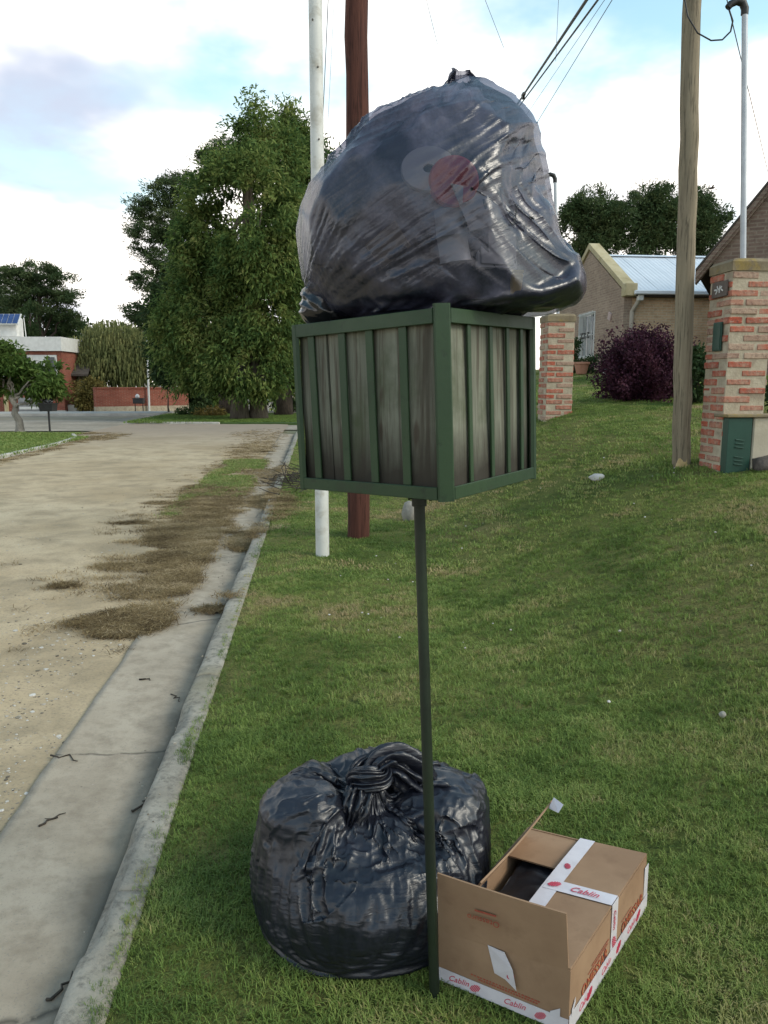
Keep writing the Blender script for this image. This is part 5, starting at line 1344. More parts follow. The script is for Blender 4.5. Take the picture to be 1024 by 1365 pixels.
def cable(pts, r, label, n=24, sag=0.0, name='overhead_cable', grp='overhead cables'):
    P = []
    pts = [np.array(p, float) for p in pts]
    for a_, b_ in zip(pts[:-1], pts[1:]):
        for k in range(n): P.append(lerp(a_, b_, k / n) - np.array([0, 0, sag * 4 * (k / n) * (1 - k / n)]))
    P.append(pts[-1]); mb = MB(); mb.tube(P, r, 6); o = mb.build(name, M_black, None, True); return tag(o, label, 'cable', grp)
# service drop: comes in over the camera and goes down behind the heaped bag
def line(p0, Y0, p1, Y1, ext0=.25, ext1=.5):
    a_, b_ = far(*p0, Y0), far(*p1, Y1); return a_ - (b_ - a_) * ext0, b_ + (b_ - a_) * ext1
A1, B1 = line((782, 0), 5.2, (697, 128), 9.0, .3, .5)
cable([A1, B1], .011, 'thick black overhead cable ending in a clamp beside the top of the heaped bag')
A2, B2 = line((797, 0), 5.2, (698, 134), 9.2, .3, .5); cable([A2, B2], .007, 'thinner black cable running just under the thick overhead cable', grp='overhead cables')
A3, B3 = line((806, 0), 6.2, (704, 150), 10.5, .3, .6); cable([A3, B3], .0022, 'faint hair-thin wire between the black cable and the lowest sloping wire', grp='overhead cables')
A4, B4 = line((816, 0), 6.2, (712, 170), 10.5, .3, .6); cable([A4, B4], .0032, 'thin wire, lowest of the sloping wires above the heaped bag', grp='overhead cables')
q = far(698, 126, 8.95); t = thing('cable_clamp', q, 'small dark clamp gripping the thick cable beside the heaped bag', 'clamp')
mb = MB(); dcl = (B1 - A1) / np.linalg.norm(B1 - A1); mb.tube([q - dcl * .12, q - dcl * .05, q + dcl * .05, q + dcl * .12], [.013, .022, .022, .013], 8); mb.box(q - [0, 0, .025], (.025, .04, .04)); mb.build('clamp_body', M_black, t)
for k, (p0, p1, Y, r_, lb) in enumerate((((566, -10), (583, 58), 14, .004, 'short faint wire high in the sky above the heaped bag, left one'), ((643, -10), (671, 62), 14, .004, 'short faint wire high in the sky above the heaped bag, right one'), ((745, -10), (741, 80), 12, .003, 'faint wire hanging nearly straight down past the thick cable'), ((438, -10), (428, 215), 7.4, .0035, 'dark wire running down between the white and brown poles'), ((446, -10), (436, 190), 7.6, .0016, 'hair-thin wire beside the brown pole'))):
    a_, b_ = far(*p0, Y), far(*p1, Y + .5); ex_ = .45 if k < 3 else 1.2
    cable([a_ - (b_ - a_) * .5, b_ + (b_ - a_) * ex_ if k >= 3 else b_ + (b_ - a_) * .02], r_, lb)
a_, b_ = far(968, -5, 7.5), far(1022, 222, 14); cable([a_ - (b_ - a_) * .2, b_ + (b_ - a_) * .4], .005, 'thin wire sloping down behind the grey service pipe to the gabled house')
# drip loop from the wooden pole to the pipe head
tp = tpR + [-.13, 0, .02]; s0 = far(911, -20, 6.80)
ctl = [far(913, 0, 6.7), far(917, 22, 6.68), far(930, 44, 6.66), far(948, 54, 6.63), far(963, 53, 6.61), far(974, 42, 6.6), far(977, 28, 6.59), tp]
cable([s0] + ctl, .0065, 'black drip-loop cable between the grey wooden pole and the pipe head', 5)

# ------------------------------------------------------------------ foliage
def leaf_mat(name, stops, transl=.35, rough=.7, s1=.7, s2=5):
    g = G(name); v = g.coord('Object'); f = g.noise(v, s1, 4, .6); f2 = g.noise(v, s2, 2, .6)
    m_ = g.math('ADD', g.math('MULTIPLY', f, .55), g.math('MULTIPLY', f2, .45)); col = g.ramp(m_, stops); g.set(col=col, rough=rough, spec=.12)
    tr = g.n('ShaderNodeBsdfTranslucent'); g.val(tr.inputs[0], col); ms = g.n('ShaderNodeMixShader'); ms.inputs[0].default_value = transl
    g.l(g.b.outputs[0], ms.inputs[1]); g.l(tr.outputs[0], ms.inputs[2]); g.l(ms.outputs[0], g.o.inputs[0]); return g.m
M_leafA = leaf_mat('ash_leaves', [(.34, (.026, .060, .019)), (.45, (.070, .122, .034)), (.55, (.155, .205, .055)), (.66, (.29, .29, .10))])
M_leafB = leaf_mat('pine_needles', [(.34, (.026, .052, .022)), (.48, (.058, .092, .036)), (.64, (.12, .14, .060))], .2)
M_leafC = leaf_mat('willow_leaves', [(.32, (.085, .11, .042)), (.5, (.16, .175, .068)), (.68, (.26, .245, .10))], .3)
M_leafD = leaf_mat('young_leaves', [(.32, (.045, .085, .02)), (.5, (.085, .14, .032)), (.68, (.16, .20, .055))], .35)
M_leafP = leaf_mat('purple_leaves', [(.32, (.024, .009, .016)), (.48, (.052, .018, .032)), (.62, (.095, .034, .050)), (.74, (.13, .058, .055))], .2, s1=3, s2=14)
M_leafE = leaf_mat('hedge_leaves', [(.32, (.018, .035, .014)), (.5, (.035, .062, .022)), (.68, (.07, .095, .035))], .2)
M_leafY = leaf_mat('creeper_leaves', [(.32, (.09, .08, .025)), (.5, (.16, .13, .04)), (.68, (.24, .17, .06))], .25)
M_bark = plain('grey_bark', (.075, .062, .048), (.135, .115, .09), 5, .95, .9, 22, (3, 3, .6), .03)
M_barkd = plain('dark_bark', (.040, .030, .024), (.08, .062, .048), 5, .95, .9, 22, (3, 3, .6), .03)
M_barkw = plain('whitewashed_bark', (.20, .175, .145), (.33, .30, .26), 6, .95, .9, 22, (2, 2, .8), .03)
M_core = plain('crown_shade', (.012, .024, .010), (.022, .036, .014), 3, .95, .4, 6)
def unit(rr, n):
    d = rr.normal(0, 1, (n, 3)); return d / (np.linalg.norm(d, axis=1)[:, None] + 1e-9)
def crown_mesh(name, blobs, n_cl, per, rc, L, W, mat, parent, seed, droop=.2, up=.0, shell=.62, flat=1.0, noise_s=.8, cut=.36, tri=False):
    """blobs: (centre, radii). Leaf sprays gathered in clumps through the crown's outer shell."""
    rr = np.random.default_rng(seed); vol = np.array([np.prod(b[1]) ** (2 / 3) for b in blobs]); pr = vol / vol.sum()
    k = rr.choice(len(blobs), n_cl, p=pr); cs = np.array([b[0] for b in blobs])[k]; rs = np.array([b[1] for b in blobs])[k]
    d = unit(rr, n_cl); rad = shell + (1 - shell) * rr.uniform(0, 1, n_cl) ** .6
    cc = cs + d * rs * rad[:, None]
    keep = fbm(cc * noise_s, 3, seed) > cut; cc, d = cc[keep], d[keep]; n_cl = len(cc)
    rcs = rc * rr.uniform(.4, 1.5, n_cl)
    o = unit(rr, n_cl * per) * (rr.uniform(0, 1, n_cl * per) ** .45)[:, None] * np.repeat(rcs, per)[:, None] * np.array([1, 1, flat]); c = np.repeat(cc, per, 0) + o
    dirs = np.repeat(d, per, 0) * .55 + unit(rr, len(c)) * .75 + o / (np.repeat(rcs, per)[:, None] + 1e-6) * .45 + np.array([0, 0, up - droop]); dirs /= np.linalg.norm(dirs, axis=1)[:, None]
    sd = np.cross(dirs, unit(rr, len(c))); sd /= np.linalg.norm(sd, axis=1)[:, None] + 1e-9
    l_ = (L * rr.uniform(.55, 1.3, len(c)))[:, None]; w_ = (W * rr.uniform(.6, 1.3, len(c)))[:, None]
    a_ = c - dirs * l_ * .5; b_ = c + dirs * l_ * .5; m_ = c - dirs * l_ * .05 + np.array([0, 0, .08]) * l_
    if tri:
        V = np.stack([a_ - sd * w_ * .5, a_ + sd * w_ * .5, b_], 1).reshape(-1, 3); F = np.arange(len(V)).reshape(-1, 3)
    else:
        V = np.stack([a_, m_ + sd * w_ * .5, b_, m_ - sd * w_ * .5], 1).reshape(-1, 3); F = np.arange(len(V)).reshape(-1, 4)
    return mesh_np(name, V, F, mat, parent, uv=False)
def limb(mb, a_, b_, r0, r1, seed, seg=6, wob=.05):
    rr = np.random.default_rng(seed); a_, b_ = np.array(a_, float), np.array(b_, float); L_ = np.linalg.norm(b_ - a_)
    P = [lerp(a_, b_, k / seg) + (rr.normal(0, wob * L_, 3) * math.sin(math.pi * k / seg) if 0 < k < seg else 0) for k in range(seg + 1)]
    mb.tube(P, [lerp(r0, r1, (k / seg) ** .8) for k in range(seg + 1)], 8)
def tree(name, base, top, r0, blobs, label, leaf, bark, seed, n_cl, per, rc, L, W, group=None, trunks=1, cat_='tree', core=False, **kw):
    base = np.array(base, float); top = np.array(top, float); t = thing(name, base, label, cat_, group); mb = MB(); rr = np.random.default_rng(seed)
    for k in range(trunks):
        b_ = base + ([rr.normal(0, r0 * 1.2), rr.normal(0, r0), 0] if k else 0)
        n_ = 8; P = [lerp(b_, top, q / n_) + (rr.normal(0, r0 * .25, 3) * [1, 1, 0] if q else 0) for q in range(n_ + 1)]
        mb.tube(P, [r0 * (1.35 if q == 0 else 1.0 - .75 * q / n_) for q in range(n_ + 1)], 10)
    for k, b_ in enumerate(blobs):
        s_ = lerp(base, top, .35 + .5 * rr.uniform()); limb(mb, s_, np.array(b_[0]) + [0, 0, .2 * b_[1][2]], r0 * .38, r0 * .06, seed + k)
    mb.build('trunk', bark, t, True)
    crown_mesh('crown', blobs, n_cl, per, rc, L, W, leaf, t, seed, **kw)
    return t
def blobs_px(lst, Y, dep=.8):
    """crown lumps surveyed from the photograph: (px, py, rx, ry) at forward distance Y (+offset)"""
    out = []
    for q in lst:
        px_, py_, rx, ry = q[:4]; yo = q[4] if len(q) > 4 else 0.0; c = far(px_, py_, Y + yo); m_ = (Y + yo) / 1030.0 * 1.01
        out.append((c, np.array([rx * m_, rx * m_ * dep, ry * m_])))
    return out
# the big leafy trees at the corner
Y = 37.0
tree('leafy_tree', far(345, 561, 36.5), far(330, 190, Y), .36, blobs_px([(325, 300, 78, 95), (300, 395, 75, 75), (352, 220, 48, 60), (333, 172, 22, 34), (262, 440, 58, 55), (355, 400, 60, 80, -1), (330, 480, 70, 50, -1), (268, 330, 38, 55), (250, 490, 38, 32), (350, 300, 60, 90, -2), (325, 250, 50, 50, -1.5)], Y), 'tallest bushy green tree at the street corner, with a pointed top', M_leafA, M_bark, 11, 1300, 95, .62, .27, .085, 'street trees', 2, droop=.45, cut=.385, noise_s=.55)
Y = 42.0
tree('leafy_tree', far(378, 556, 41), far(392, 230, Y), .40, blobs_px([(392, 250, 46, 70), (385, 190, 22, 40), (400, 330, 45, 90), (420, 230, 30, 45), (405, 430, 40, 60), (392, 500, 36, 30)], Y), 'second leafy tree, behind the white pole with a twin tip', M_leafA, M_barkd, 12, 560, 80, .66, .30, .09, 'street trees', 1, droop=.35, cut=.42, noise_s=.55)
Y = 43.5
tree('leafy_tree', far(300, 555, 43), far(285, 400, Y), .42, blobs_px([(270, 420, 62, 60), (240, 480, 42, 36), (300, 490, 50, 36), (235, 410, 34, 44)], Y), 'low dark spreading tree left of the tallest tree, over the brick wall', M_leafE, M_barkd, 13, 480, 80, .70, .30, .11, 'street trees', 1, droop=.3, cut=.4, noise_s=.55)
Y = 56.0
tree('pine_tree', far(262, 552, Y), far(232, 270, Y), .40, blobs_px([(222, 262, 34, 20), (196, 282, 26, 16), (240, 300, 36, 24), (205, 312, 34, 14), (188, 330, 22, 10), (215, 345, 30, 14), (278, 215, 20, 22), (250, 245, 30, 20), (205, 375, 30, 16), (190, 420, 26, 20), (215, 400, 26, 16), (300, 205, 24, 16)], Y, 1.0), 'dark open-branched pine rising behind the leafy corner trees', M_leafB, M_barkd, 14, 560, 80, .60, .30, .06, 'pine trees', 1, droop=-.1, shell=.3, flat=.6, cut=.33)
Y = 62.0
tree('pine_tree', far(52, 548, Y), far(50, 360, Y), .40, blobs_px([(48, 362, 40, 12), (25, 375, 26, 12), (75, 372, 26, 12), (40, 392, 36, 14), (82, 398, 24, 12), (20, 405, 26, 14), (60, 418, 34, 12), (90, 425, 16, 14)], Y, 1.0), 'flat-topped dark pine far left behind the two-storey house', M_leafB, M_barkd, 15, 420, 70, .62, .32, .07, 'pine trees', 1, droop=-.1, shell=.25, flat=.5, cut=.33)
tree('pine_tree', far(-12, 548, Y + 3), far(-8, 380, Y + 3), .40, blobs_px([(-10, 395, 26, 26), (8, 425, 26, 20), (-15, 430, 26, 26)], Y + 3, 1.0), 'dark pine at the left edge behind the solar heater', M_leafB, M_barkd, 16, 260, 34, .65, .42, .10, 'pine trees', 1, droop=-.1, shell=.25, flat=.6)
tree('cypress_tree', far(40, 520, 58), far(40, 412, 58), .16, blobs_px([(40, 425, 7, 22), (40, 450, 12, 26), (41, 480, 13, 26)], 58), 'narrow upright cypress behind the two-storey house', M_leafE, M_barkd, 17, 160, 40, .4, .34, .08, None, 1, droop=-.6)
Y = 66.0
tree('dark_tree', far(110, 545, Y), far(100, 460, Y), .3, blobs_px([(70, 455, 45, 30), (105, 470, 40, 40), (190, 470, 60, 50), (230, 455, 50, 46)], Y), 'dark bushy background tree filling the gap behind the weeping willow', M_leafE, M_barkd, 18, 330, 36, .95, .6, .22, None, 1)
# weeping willow
def willow():
    Y = 54.0; base = far(155, 546, Y); t = thing('willow_tree', base, 'weeping willow with hanging yellowish strands behind the red brick wall', 'willow tree'); rr = np.random.default_rng(19)
    mb = MB(); top = far(152, 440, Y); limb(mb, base, top, .35, .12, 3, 8, .02)
    bl = blobs_px([(150, 442, 36, 22), (120, 462, 30, 24), (180, 462, 26, 26), (150, 470, 44, 30)], Y)
    for k, b_ in enumerate(bl): limb(mb, lerp(base, top, .6), b_[0], .14, .03, k)
    mb.build('trunk', M_barkd, t, True); V = []; n_s = 1500
    for i in range(n_s):
        b_ = bl[rr.integers(len(bl))]; d = unit(rr, 1)[0]; d[2] = abs(d[2]) * .8; p = b_[0] + d * b_[1] * rr.uniform(.7, 1.02); ln = rr.uniform(1.2, 3.9); q = p.copy(); sw = rr.normal(0, .05, 3); n_ = int(ln / .24)
        for k in range(n_):
            q = q + np.array([sw[0] + d[0] * .12 * math.exp(-k * .5), sw[1] + d[1] * .12 * math.exp(-k * .5), -.24 + (.16 if k < 1 else 0)]); 
            if q[2] < 1.3: break
            a_ = rr.uniform(0, 6.28); s_ = np.array([math.cos(a_), math.sin(a_), 0]) * rr.uniform(.035, .065); j = rr.normal(0, .03, 3)
            V += [q - s_ + j, q + s_ + j, q + j + np.array([0, 0, -.36]) + s_ * .3]
    V = np.array(V); mesh_np('crown', V, np.arange(len(V)).reshape(-1, 3), M_leafC, t, uv=False)
willow()
# small street tree with a whitewashed trunk
Y = 26.0
tree('street_tree', far(27, 581, Y), far(12, 500, Y), .15, blobs_px([(15, 505, 34, 26), (48, 512, 30, 20), (-10, 500, 34, 30), (60, 498, 20, 16), (10, 478, 20, 16), (70, 520, 14, 10)], Y), 'small round street tree with a pale trunk on the left verge', M_leafD, M_barkw, 21, 330, 34, .26, .24, .07, 'street trees', 1, droop=.25)
# young staked sapling by the brick wall
tree('sapling', far(225, 549, 45), far(222, 500, 45), .05, blobs_px([(222, 495, 16, 22), (228, 478, 12, 14)], 45), 'thin young sapling standing before the red brick wall', M_leafD, M_bark, 22, 60, 26, .3, .24, .08)
# purple-leaved shrub, its many upright shoots
def purple():
    base = np.array([3.70, 11.3, lz(3.70, 11.3) - .04]); t = thing('purple_shrub', base, 'large dark purple shrub with upright shoots on the lawn', 'shrub'); rr = np.random.default_rng(23); mb = MB(); V = []
    VV = []
    for i in range(210):
        a_ = rr.uniform(0, 6.28); e_ = abs(rr.normal(0, .68)); L_ = rr.uniform(.56, .92) * (1.0 if e_ < .6 else .92); d = np.array([math.sin(e_) * math.cos(a_), math.sin(e_) * math.sin(a_), math.cos(e_)]); p0 = base + rr.normal(0, .09, 3) * [1, 1, 0]
        P = np.array([p0 + d * L_ * s_ + np.array([0, 0, .18]) * s_ ** 2 * L_ + rr.normal(0, .015, 3) * (s_ > 0) for s_ in np.linspace(0, 1, 6)])
        mb.tube(P, [.009, .008, .006, .005, .004, .002], 4, cap=False); nq = 330
        s_ = rr.uniform(.06, 1.0, nq) ** .85; k = np.minimum((s_ * 5).astype(int), 4); p = P[k] + (P[k + 1] - P[k]) * (s_ * 5 - k)[:, None] + rr.normal(0, .048, (nq, 3))
        dd = d * .6 + unit(rr, nq); dd /= np.linalg.norm(dd, axis=1)[:, None]; sd = np.cross(dd, unit(rr, nq)); sd /= np.linalg.norm(sd, axis=1)[:, None] + 1e-9; l_ = rr.uniform(.028, .056, (nq, 1)); w_ = l_ * .6
        VV.append(np.stack([p - dd * l_ * .5, p + sd * w_ * .5, p + dd * l_ * .5, p - sd * w_ * .5], 1).reshape(-1, 3))
    V = np.concatenate(VV)
    mb.build('stems', M_barkd, t); V = np.array(V); mesh_np('foliage', V, np.arange(len(V)).reshape(-1, 4), M_leafP, t, uv=False)
purple()
def shrub(c, r, mat, label, seed, n_cl=60, per=40, L=.07, W=.035, rc=.12, name='shrub', hide=True):
    c = np.array(c, float); t = thing(name, (c[0], c[1], c[2] - r[2]), label, 'shrub'); mb = MB()
    for k in range(7): limb(mb, c - [0, 0, r[2]], c + unit(np.random.default_rng(seed + k), 1)[0] * np.array(r) * .8, .012, .004, seed + k)
    mb.build('stems', M_barkd, t); crown_mesh('foliage', [(c, np.array(r))], n_cl, per, rc, L, W, mat, t, seed, noise_s=3, cut=.3); return t
shrub((4.05, 10.2, lz(4.05, 10.2) + .32), (.16, .3, .36), M_leafE, 'dark green shrub between the grey wooden pole and the right pillar', 31)
shrub((4.5, 8.6, lz(4.5, 8.6) + .35), (.24, .3, .40), M_leafE, 'dark green bush at the right edge behind the brick pillar', 32)

# pines behind the houses on the right
Y = 48.0; gz = 1.2
for k, (px_, top_, bl, lb) in enumerate(((800, 285, [(790, 285, 38, 30), (765, 300, 22, 30), (812, 300, 30, 36), (790, 322, 36, 26), (772, 335, 24, 20)], 'round-topped dark pine just right of the heaped bag, beyond the roof'), (862, 280, [(850, 280, 36, 26), (875, 278, 36, 26), (855, 305, 40, 30), (888, 300, 30, 34), (850, 330, 34, 20)], 'broad dark pine in the middle behind the metal roof'), (925, 285, [(925, 280, 26, 24), (948, 300, 24, 26), (920, 310, 34, 30), (940, 330, 32, 20), (962, 300, 10, 14)], 'dark pine at the right of the group, behind the grey wooden pole'))):
    b_ = far(px_, 400, Y + k); b_[2] = gz
    tree('pine_tree', b_, far(px_, top_, Y + k), .45, blobs_px(bl, Y + k, 1.0), lb, M_leafB, M_barkd, 40 + k, 380, 80, .58, .26, .07, 'pine trees', 2, droop=-.1, shell=.35, flat=.75, cut=.36)

# ------------------------------------------------------------------ houses
def wall_brick(name, c1, c2, mo, bw=.25, bh=.07, ms=.012, bump=.5):
    g = G(name); uvn = g.n('ShaderNodeUVMap'); br = g.n('ShaderNodeTexBrick'); br.inputs['Scale'].default_value = 1.0; br.inputs['Brick Width'].default_value = bw; br.inputs['Row Height'].default_value = bh; br.inputs['Mortar Size'].default_value = ms
    br.inputs['Color1'].default_value = (*c1, 1); br.inputs['Color2'].default_value = (*c2, 1); br.inputs['Mortar'].default_value = (*mo, 1); g.l(uvn.outputs[0], br.inputs['Vector'])
    v = g.coord('Object'); f = g.noise(v, 1.3, 6, .65); f2 = g.noise(v, 12, 5, .7)
    col = g.mix(g.ramp(f, [(.4, 0.), (.65, .45)]), br.outputs['Color'], tuple(.6 * a for a in c2)); col = g.mix(g.ramp(f2, [(.35, .5), (.5, 0.)]), col, tuple(.5 * a for a in c1))
    g.set(col=col, rough=.92, spec=.15, nor=g.bump(g.math('SUBTRACT', f2, g.math('MULTIPLY', br.outputs['Fac'], 1.0)), bump, .012)); return g.m
M_wallH = wall_brick('rustic_brick_wall', (.74, .52, .33), (.62, .41, .26), (.68, .55, .38))
M_wallG = wall_brick('gable_brick_wall', (.38, .275, .205), (.29, .205, .155), (.39, .31, .235))
M_wallB = wall_brick('brown_brick_wall', (.22, .155, .125), (.16, .11, .09), (.24, .19, .15))
M_wallR = wall_brick('red_brick_wall', (.30, .085, .055), (.235, .068, .046), (.27, .16, .12), .26, .08)
M_cope = plain('ochre_coping', (.40, .33, .19), (.48, .41, .26), 5, .95, .3, 30, c3=(.30, .24, .12))
M_zinc = plain('zinc_sheet', (.60, .63, .67), (.66, .69, .73), 2, .5, .05, 20, metal=.25)
M_trim = plain('white_trim', (.55, .54, .51), (.64, .63, .60), 4, .6, .1, 30)
M_glass = plain('window_glass', (.030, .036, .042), (.05, .058, .066), 2, .08, 0, 10, spec=.6)
M_eave = plain('dark_eaves', (.05, .042, .036), (.08, .066, .055), 5, .9, .2, 20)
E3 = np.array([NV[0], NV[1], 0]); D3 = np.array([DV[0], DV[1], 0])
hc = far(827, 492, 21.5); hz = 1.86; hc[2] = hz                     # near street corner of the brick house
ez = far(826, 390, 21.5)[2]; HW, HD = 4.2, 5.6
ridge_z = far(785, 339, 21.5 + HD / 2 * .95)[2] - .02
def H(a_, b_, z): return hc * [1, 1, 0] + E3 * a_ + D3 * b_ + np.array([0, 0, z])
house = thing('brick_house', H(HW / 2, HD / 2, hz), 'low brick house with a pale metal roof beyond the purple shrub', 'house', 'houses')
mb = MB(); mb.prism([H(.02, .0, hz - .6), H(HW, .0, hz - .6), H(HW, .0, ez + .05), H(.02, .0, ez + .05)], D3 * .2); mb.build('front_wall', M_wallH, house)
# street gable with a real window opening (built as four pieces round it)
w0, w1, wz0, wz1 = 2.1, 3.5, far(790, 475, 24.2)[2] - .05, far(765, 417, 24.2)[2]
mb = MB()
mb.prism([H(0, -.03, hz - .6), H(0, w0, hz - .6), H(0, w0, ez), H(0, -.03, ez)], E3 * .22); mb.prism([H(0, w1, hz - .6), H(0, HD, hz - .6), H(0, HD, ez), H(0, w1, ez)], E3 * .22)
mb.prism([H(0, w0, hz - .6), H(0, w1, hz - .6), H(0, w1, wz0), H(0, w0, wz0)], E3 * .22); mb.prism([H(0, w0, wz1), H(0, w1, wz1), H(0, w1, ez), H(0, w0, ez)], E3 * .22)
mb.prism([H(0, -.03, ez), H(0, HD, ez), H(0, HD / 2, ridge_z + .12)], E3 * .22); mb.build('gable_wall', M_wallG, house)
for (a_, b_) in (((-.08, ez + .05), (HD / 2, ridge_z + .20)), ((HD / 2, ridge_z + .20), (HD + .08, ez + .05))):
    mb = MB(); q0, q1 = H(-.04, *a_), H(-.04, *b_); mb.prism([q0, q1, q1 + [0, 0, .16], q0 + [0, 0, .16]], E3 * .32); mb.build('coping', M_cope, house)
mb = MB(); mb.box(H(.12, -.07, ez + .06), (.34, .30, .34), RM, .02); mb.build('kneeler', M_cope, house)
n_sh = 6
for k in range(n_sh):
    for (b0_, z0_, b1_, z1_) in ((-.28, ez - .02, HD / 2, ridge_z), (HD + .28, ez - .02, HD / 2, ridge_z)):
        a0, a1 = .24 + (HW + .2 - .24) * k / n_sh, .24 + (HW + .2 - .24) * (k + 1) / n_sh + .03; nw = 25; V = []
        for i in range(nw):
            a_ = lerp(a0, a1, i / (nw - 1)); hgt = .0055 * math.cos(2 * math.pi * i / 4.0) + .004 * (k % 2)
            V += [H(a_, b0_, z0_ + hgt), H(a_, b1_, z1_ + hgt)]
        F = [(2 * i, 2 * i + 2, 2 * i + 3, 2 * i + 1) for i in range(nw - 1)]; o_ = len(V); V += [np.array(p) - [0, 0, .006] for p in V]; F += [(o_ + 2 * i, o_ + 2 * i + 1, o_ + 2 * i + 3, o_ + 2 * i + 2) for i in range(nw - 1)]
        F += [(0, 1, o_ + 1, o_), (2 * nw - 2, o_ + 2 * nw - 2, o_ + 2 * nw - 1, 2 * nw - 1)] + [(2 * i, o_ + 2 * i, o_ + 2 * i + 2, 2 * i + 2) for i in range(nw - 1)]
        mb = MB(); mb.add(V, F); mb.build('roof_sheet', M_zinc, house)
mb = MB(); mb.prism([H(.24, HD / 2 - .15, ridge_z - .02), H(.24, HD / 2, ridge_z + .045), H(.24, HD / 2 + .15, ridge_z - .02)], E3 * (HW - .1)); mb.build('ridge_cap', M_zinc, house)
mb = MB(); mb.box(H(HW / 2 + .2, -.35, ez - .03), (HW + .1, .11, .11), RM, .02); mb.build('rain_gutter', M_zinc, house)
mb = MB(); mb.box(H(HW / 2 + .15, -.14, ez - .10), (HW - .2, .30, .05), RM); mb.build('eaves_board', M_eave, house)
mb = MB(); mb.box(H(.35, -.26, ez - .16), (.16, .14, .16), RM, .02); mb.build('gutter_outlet', M_trim, house)
mb = MB(); mb.tube([H(.33, -.24, ez - .22), H(.22, -.07, ez - .50), H(.20, -.06, hz - .2)], .06, 8); mb.build('downpipe', plain('painted_pipe', (.36, .31, .25), (.42, .37, .30), 4), house)
mb = MB(); mb.tube([H(HW - .28, -.08, ez - .45), H(HW - .28, -.08, hz - .2)], .045, 8); mb.build('downpipe', M_trim, house)
# window with its white grille
win = MB(); fr = .07
for (b0_, b1_, z0_, z1_) in ((w0, w0 + fr, wz0, wz1), (w1 - fr, w1, wz0, wz1), (w0 + fr, w1 - fr, wz0, wz0 + fr), (w0 + fr, w1 - fr, wz1 - fr, wz1)):
    win.prism([H(-.02, b0_, z0_), H(-.02, b1_, z0_), H(-.02, b1_, z1_), H(-.02, b0_, z1_)], E3 * .10)
wo = win.build('window', M_trim, house)
mb = MB(); mb.prism([H(.10, w0 + fr, wz0 + fr), H(.10, w1 - fr, wz0 + fr), H(.10, w1 - fr, wz1 - fr), H(.10, w0 + fr, wz1 - fr)], E3 * .02); mb.build('pane', M_glass, wo)
for k in range(11):
    b_ = lerp(w0 + fr, w1 - fr, (k + .5) / 11); mb = MB(); mb.tube([H(-.05, b_, wz0 - .02), H(-.05, b_, wz1 + .02)], .011, 6); mb.build('grille_bar', M_trim, wo)
mid_z = (wz0 + wz1) / 2
for z_ in (wz0 + .03, mid_z, wz1 - .03):
    mb = MB(); mb.tube([H(-.05, w0, z_), H(-.05, w1, z_)], .012, 6); mb.build('grille_bar', M_trim, wo)
for cc_ in (.3, .5, .7):
    b_ = lerp(w0, w1, cc_); mb = MB()
    for s_ in (-1, 1):
        P = [H(-.06, b_ + s_ * .09 * math.sin(t_), mid_z + .19 * t_ / 3.14 * math.cos(t_ * .4)) for t_ in np.linspace(-3.14, 3.14, 18)]; mb.tube(P, .010, 5)
    mb.build('grille_scroll', M_eave, wo)
# small porch roof and a lamp at the right
mb = MB(); q = H(2.55, -.9, ez - .42); mb.prism([q, q + E3 * 1.6, q + E3 * 1.6 + D3 * .9 + [0, 0, .30], q + D3 * .9 + [0, 0, .30]], np.array([0, 0, .05])); mb.build('porch_roof', M_eave, house)
mb = MB(); mb.box(H(2.95, -.05, ez - 1.30), (.10, .08, .12), RM, .02); mb.build('wall_lamp', M_trim, house)
mb = MB(); mb.box(H(.0, .9, ez - .55) - E3 * .02, (.05, .22, .22), RM @ np.array(Matrix.Rotation(.4, 3, 'X')), .02); mb.build('wall_ornament', plain('pink_plaster', (.42, .31, .28), (.5, .38, .34)), house)
# the taller gable-fronted house on the right
gy = 15.5; g0 = far(944, 345, gy); gz0 = 1.3; ea = np.array([.90, -.436, 0]); eb = np.array([.436, .90, 0])
k1028 = (1028 - 512) / 1030.0 / (math.cos(PITCH) + (682.5 - 243) / 1030.0 * math.sin(PITCH)); s1 = (k1028 * gy - g0[0]) / (ea[0] - k1028 * ea[1]); g1 = far(1028, 243, gy + ea[1] * s1); sl = (g1[2] - g0[2]) / s1
sa = 2.7; hr = thing('gabled_house', g0 * [1, 1, 0] + ea * sa + eb * 3 + [0, 0, gz0], 'brown brick house with a steep gable behind the right pillar', 'house', 'houses')
def Hr(a_, z, b_=0.0): return g0 * [1, 1, 0] + ea * a_ + eb * b_ + np.array([0, 0, z])
za = g0[2] + sl * sa; mb = MB()
mb.prism([Hr(.1, gz0 - .6), Hr(2 * sa - .1, gz0 - .6), Hr(2 * sa - .1, g0[2] - .05), Hr(sa, za - .14), Hr(.1, g0[2] - .05)], eb * 6.5); mb.build('wall', M_wallB, hr)
for s_ in (-1, 1):
    for (o1, h1, dY) in ((.0, .10, -.16), (.115, .07, -.11)):
        mb = MB(); p, q = Hr(sa + s_ * 2.9, za - sl * 2.9 - o1, dY), Hr(sa, za - o1, dY); mb.prism([p, q, q - [0, 0, h1 * 1.3], p - [0, 0, h1 * 1.3]], eb * .30); mb.build('barge_course', M_wallB, hr)
    mb = MB(); p, q = Hr(sa + s_ * 2.9, za - sl * 2.9 + .012, -.18), Hr(sa, za + .012, -.18); mb.prism([p, q, q + [0, 0, .05], p + [0, 0, .05]], eb * 6.9); mb.build('roof', M_eave, hr)
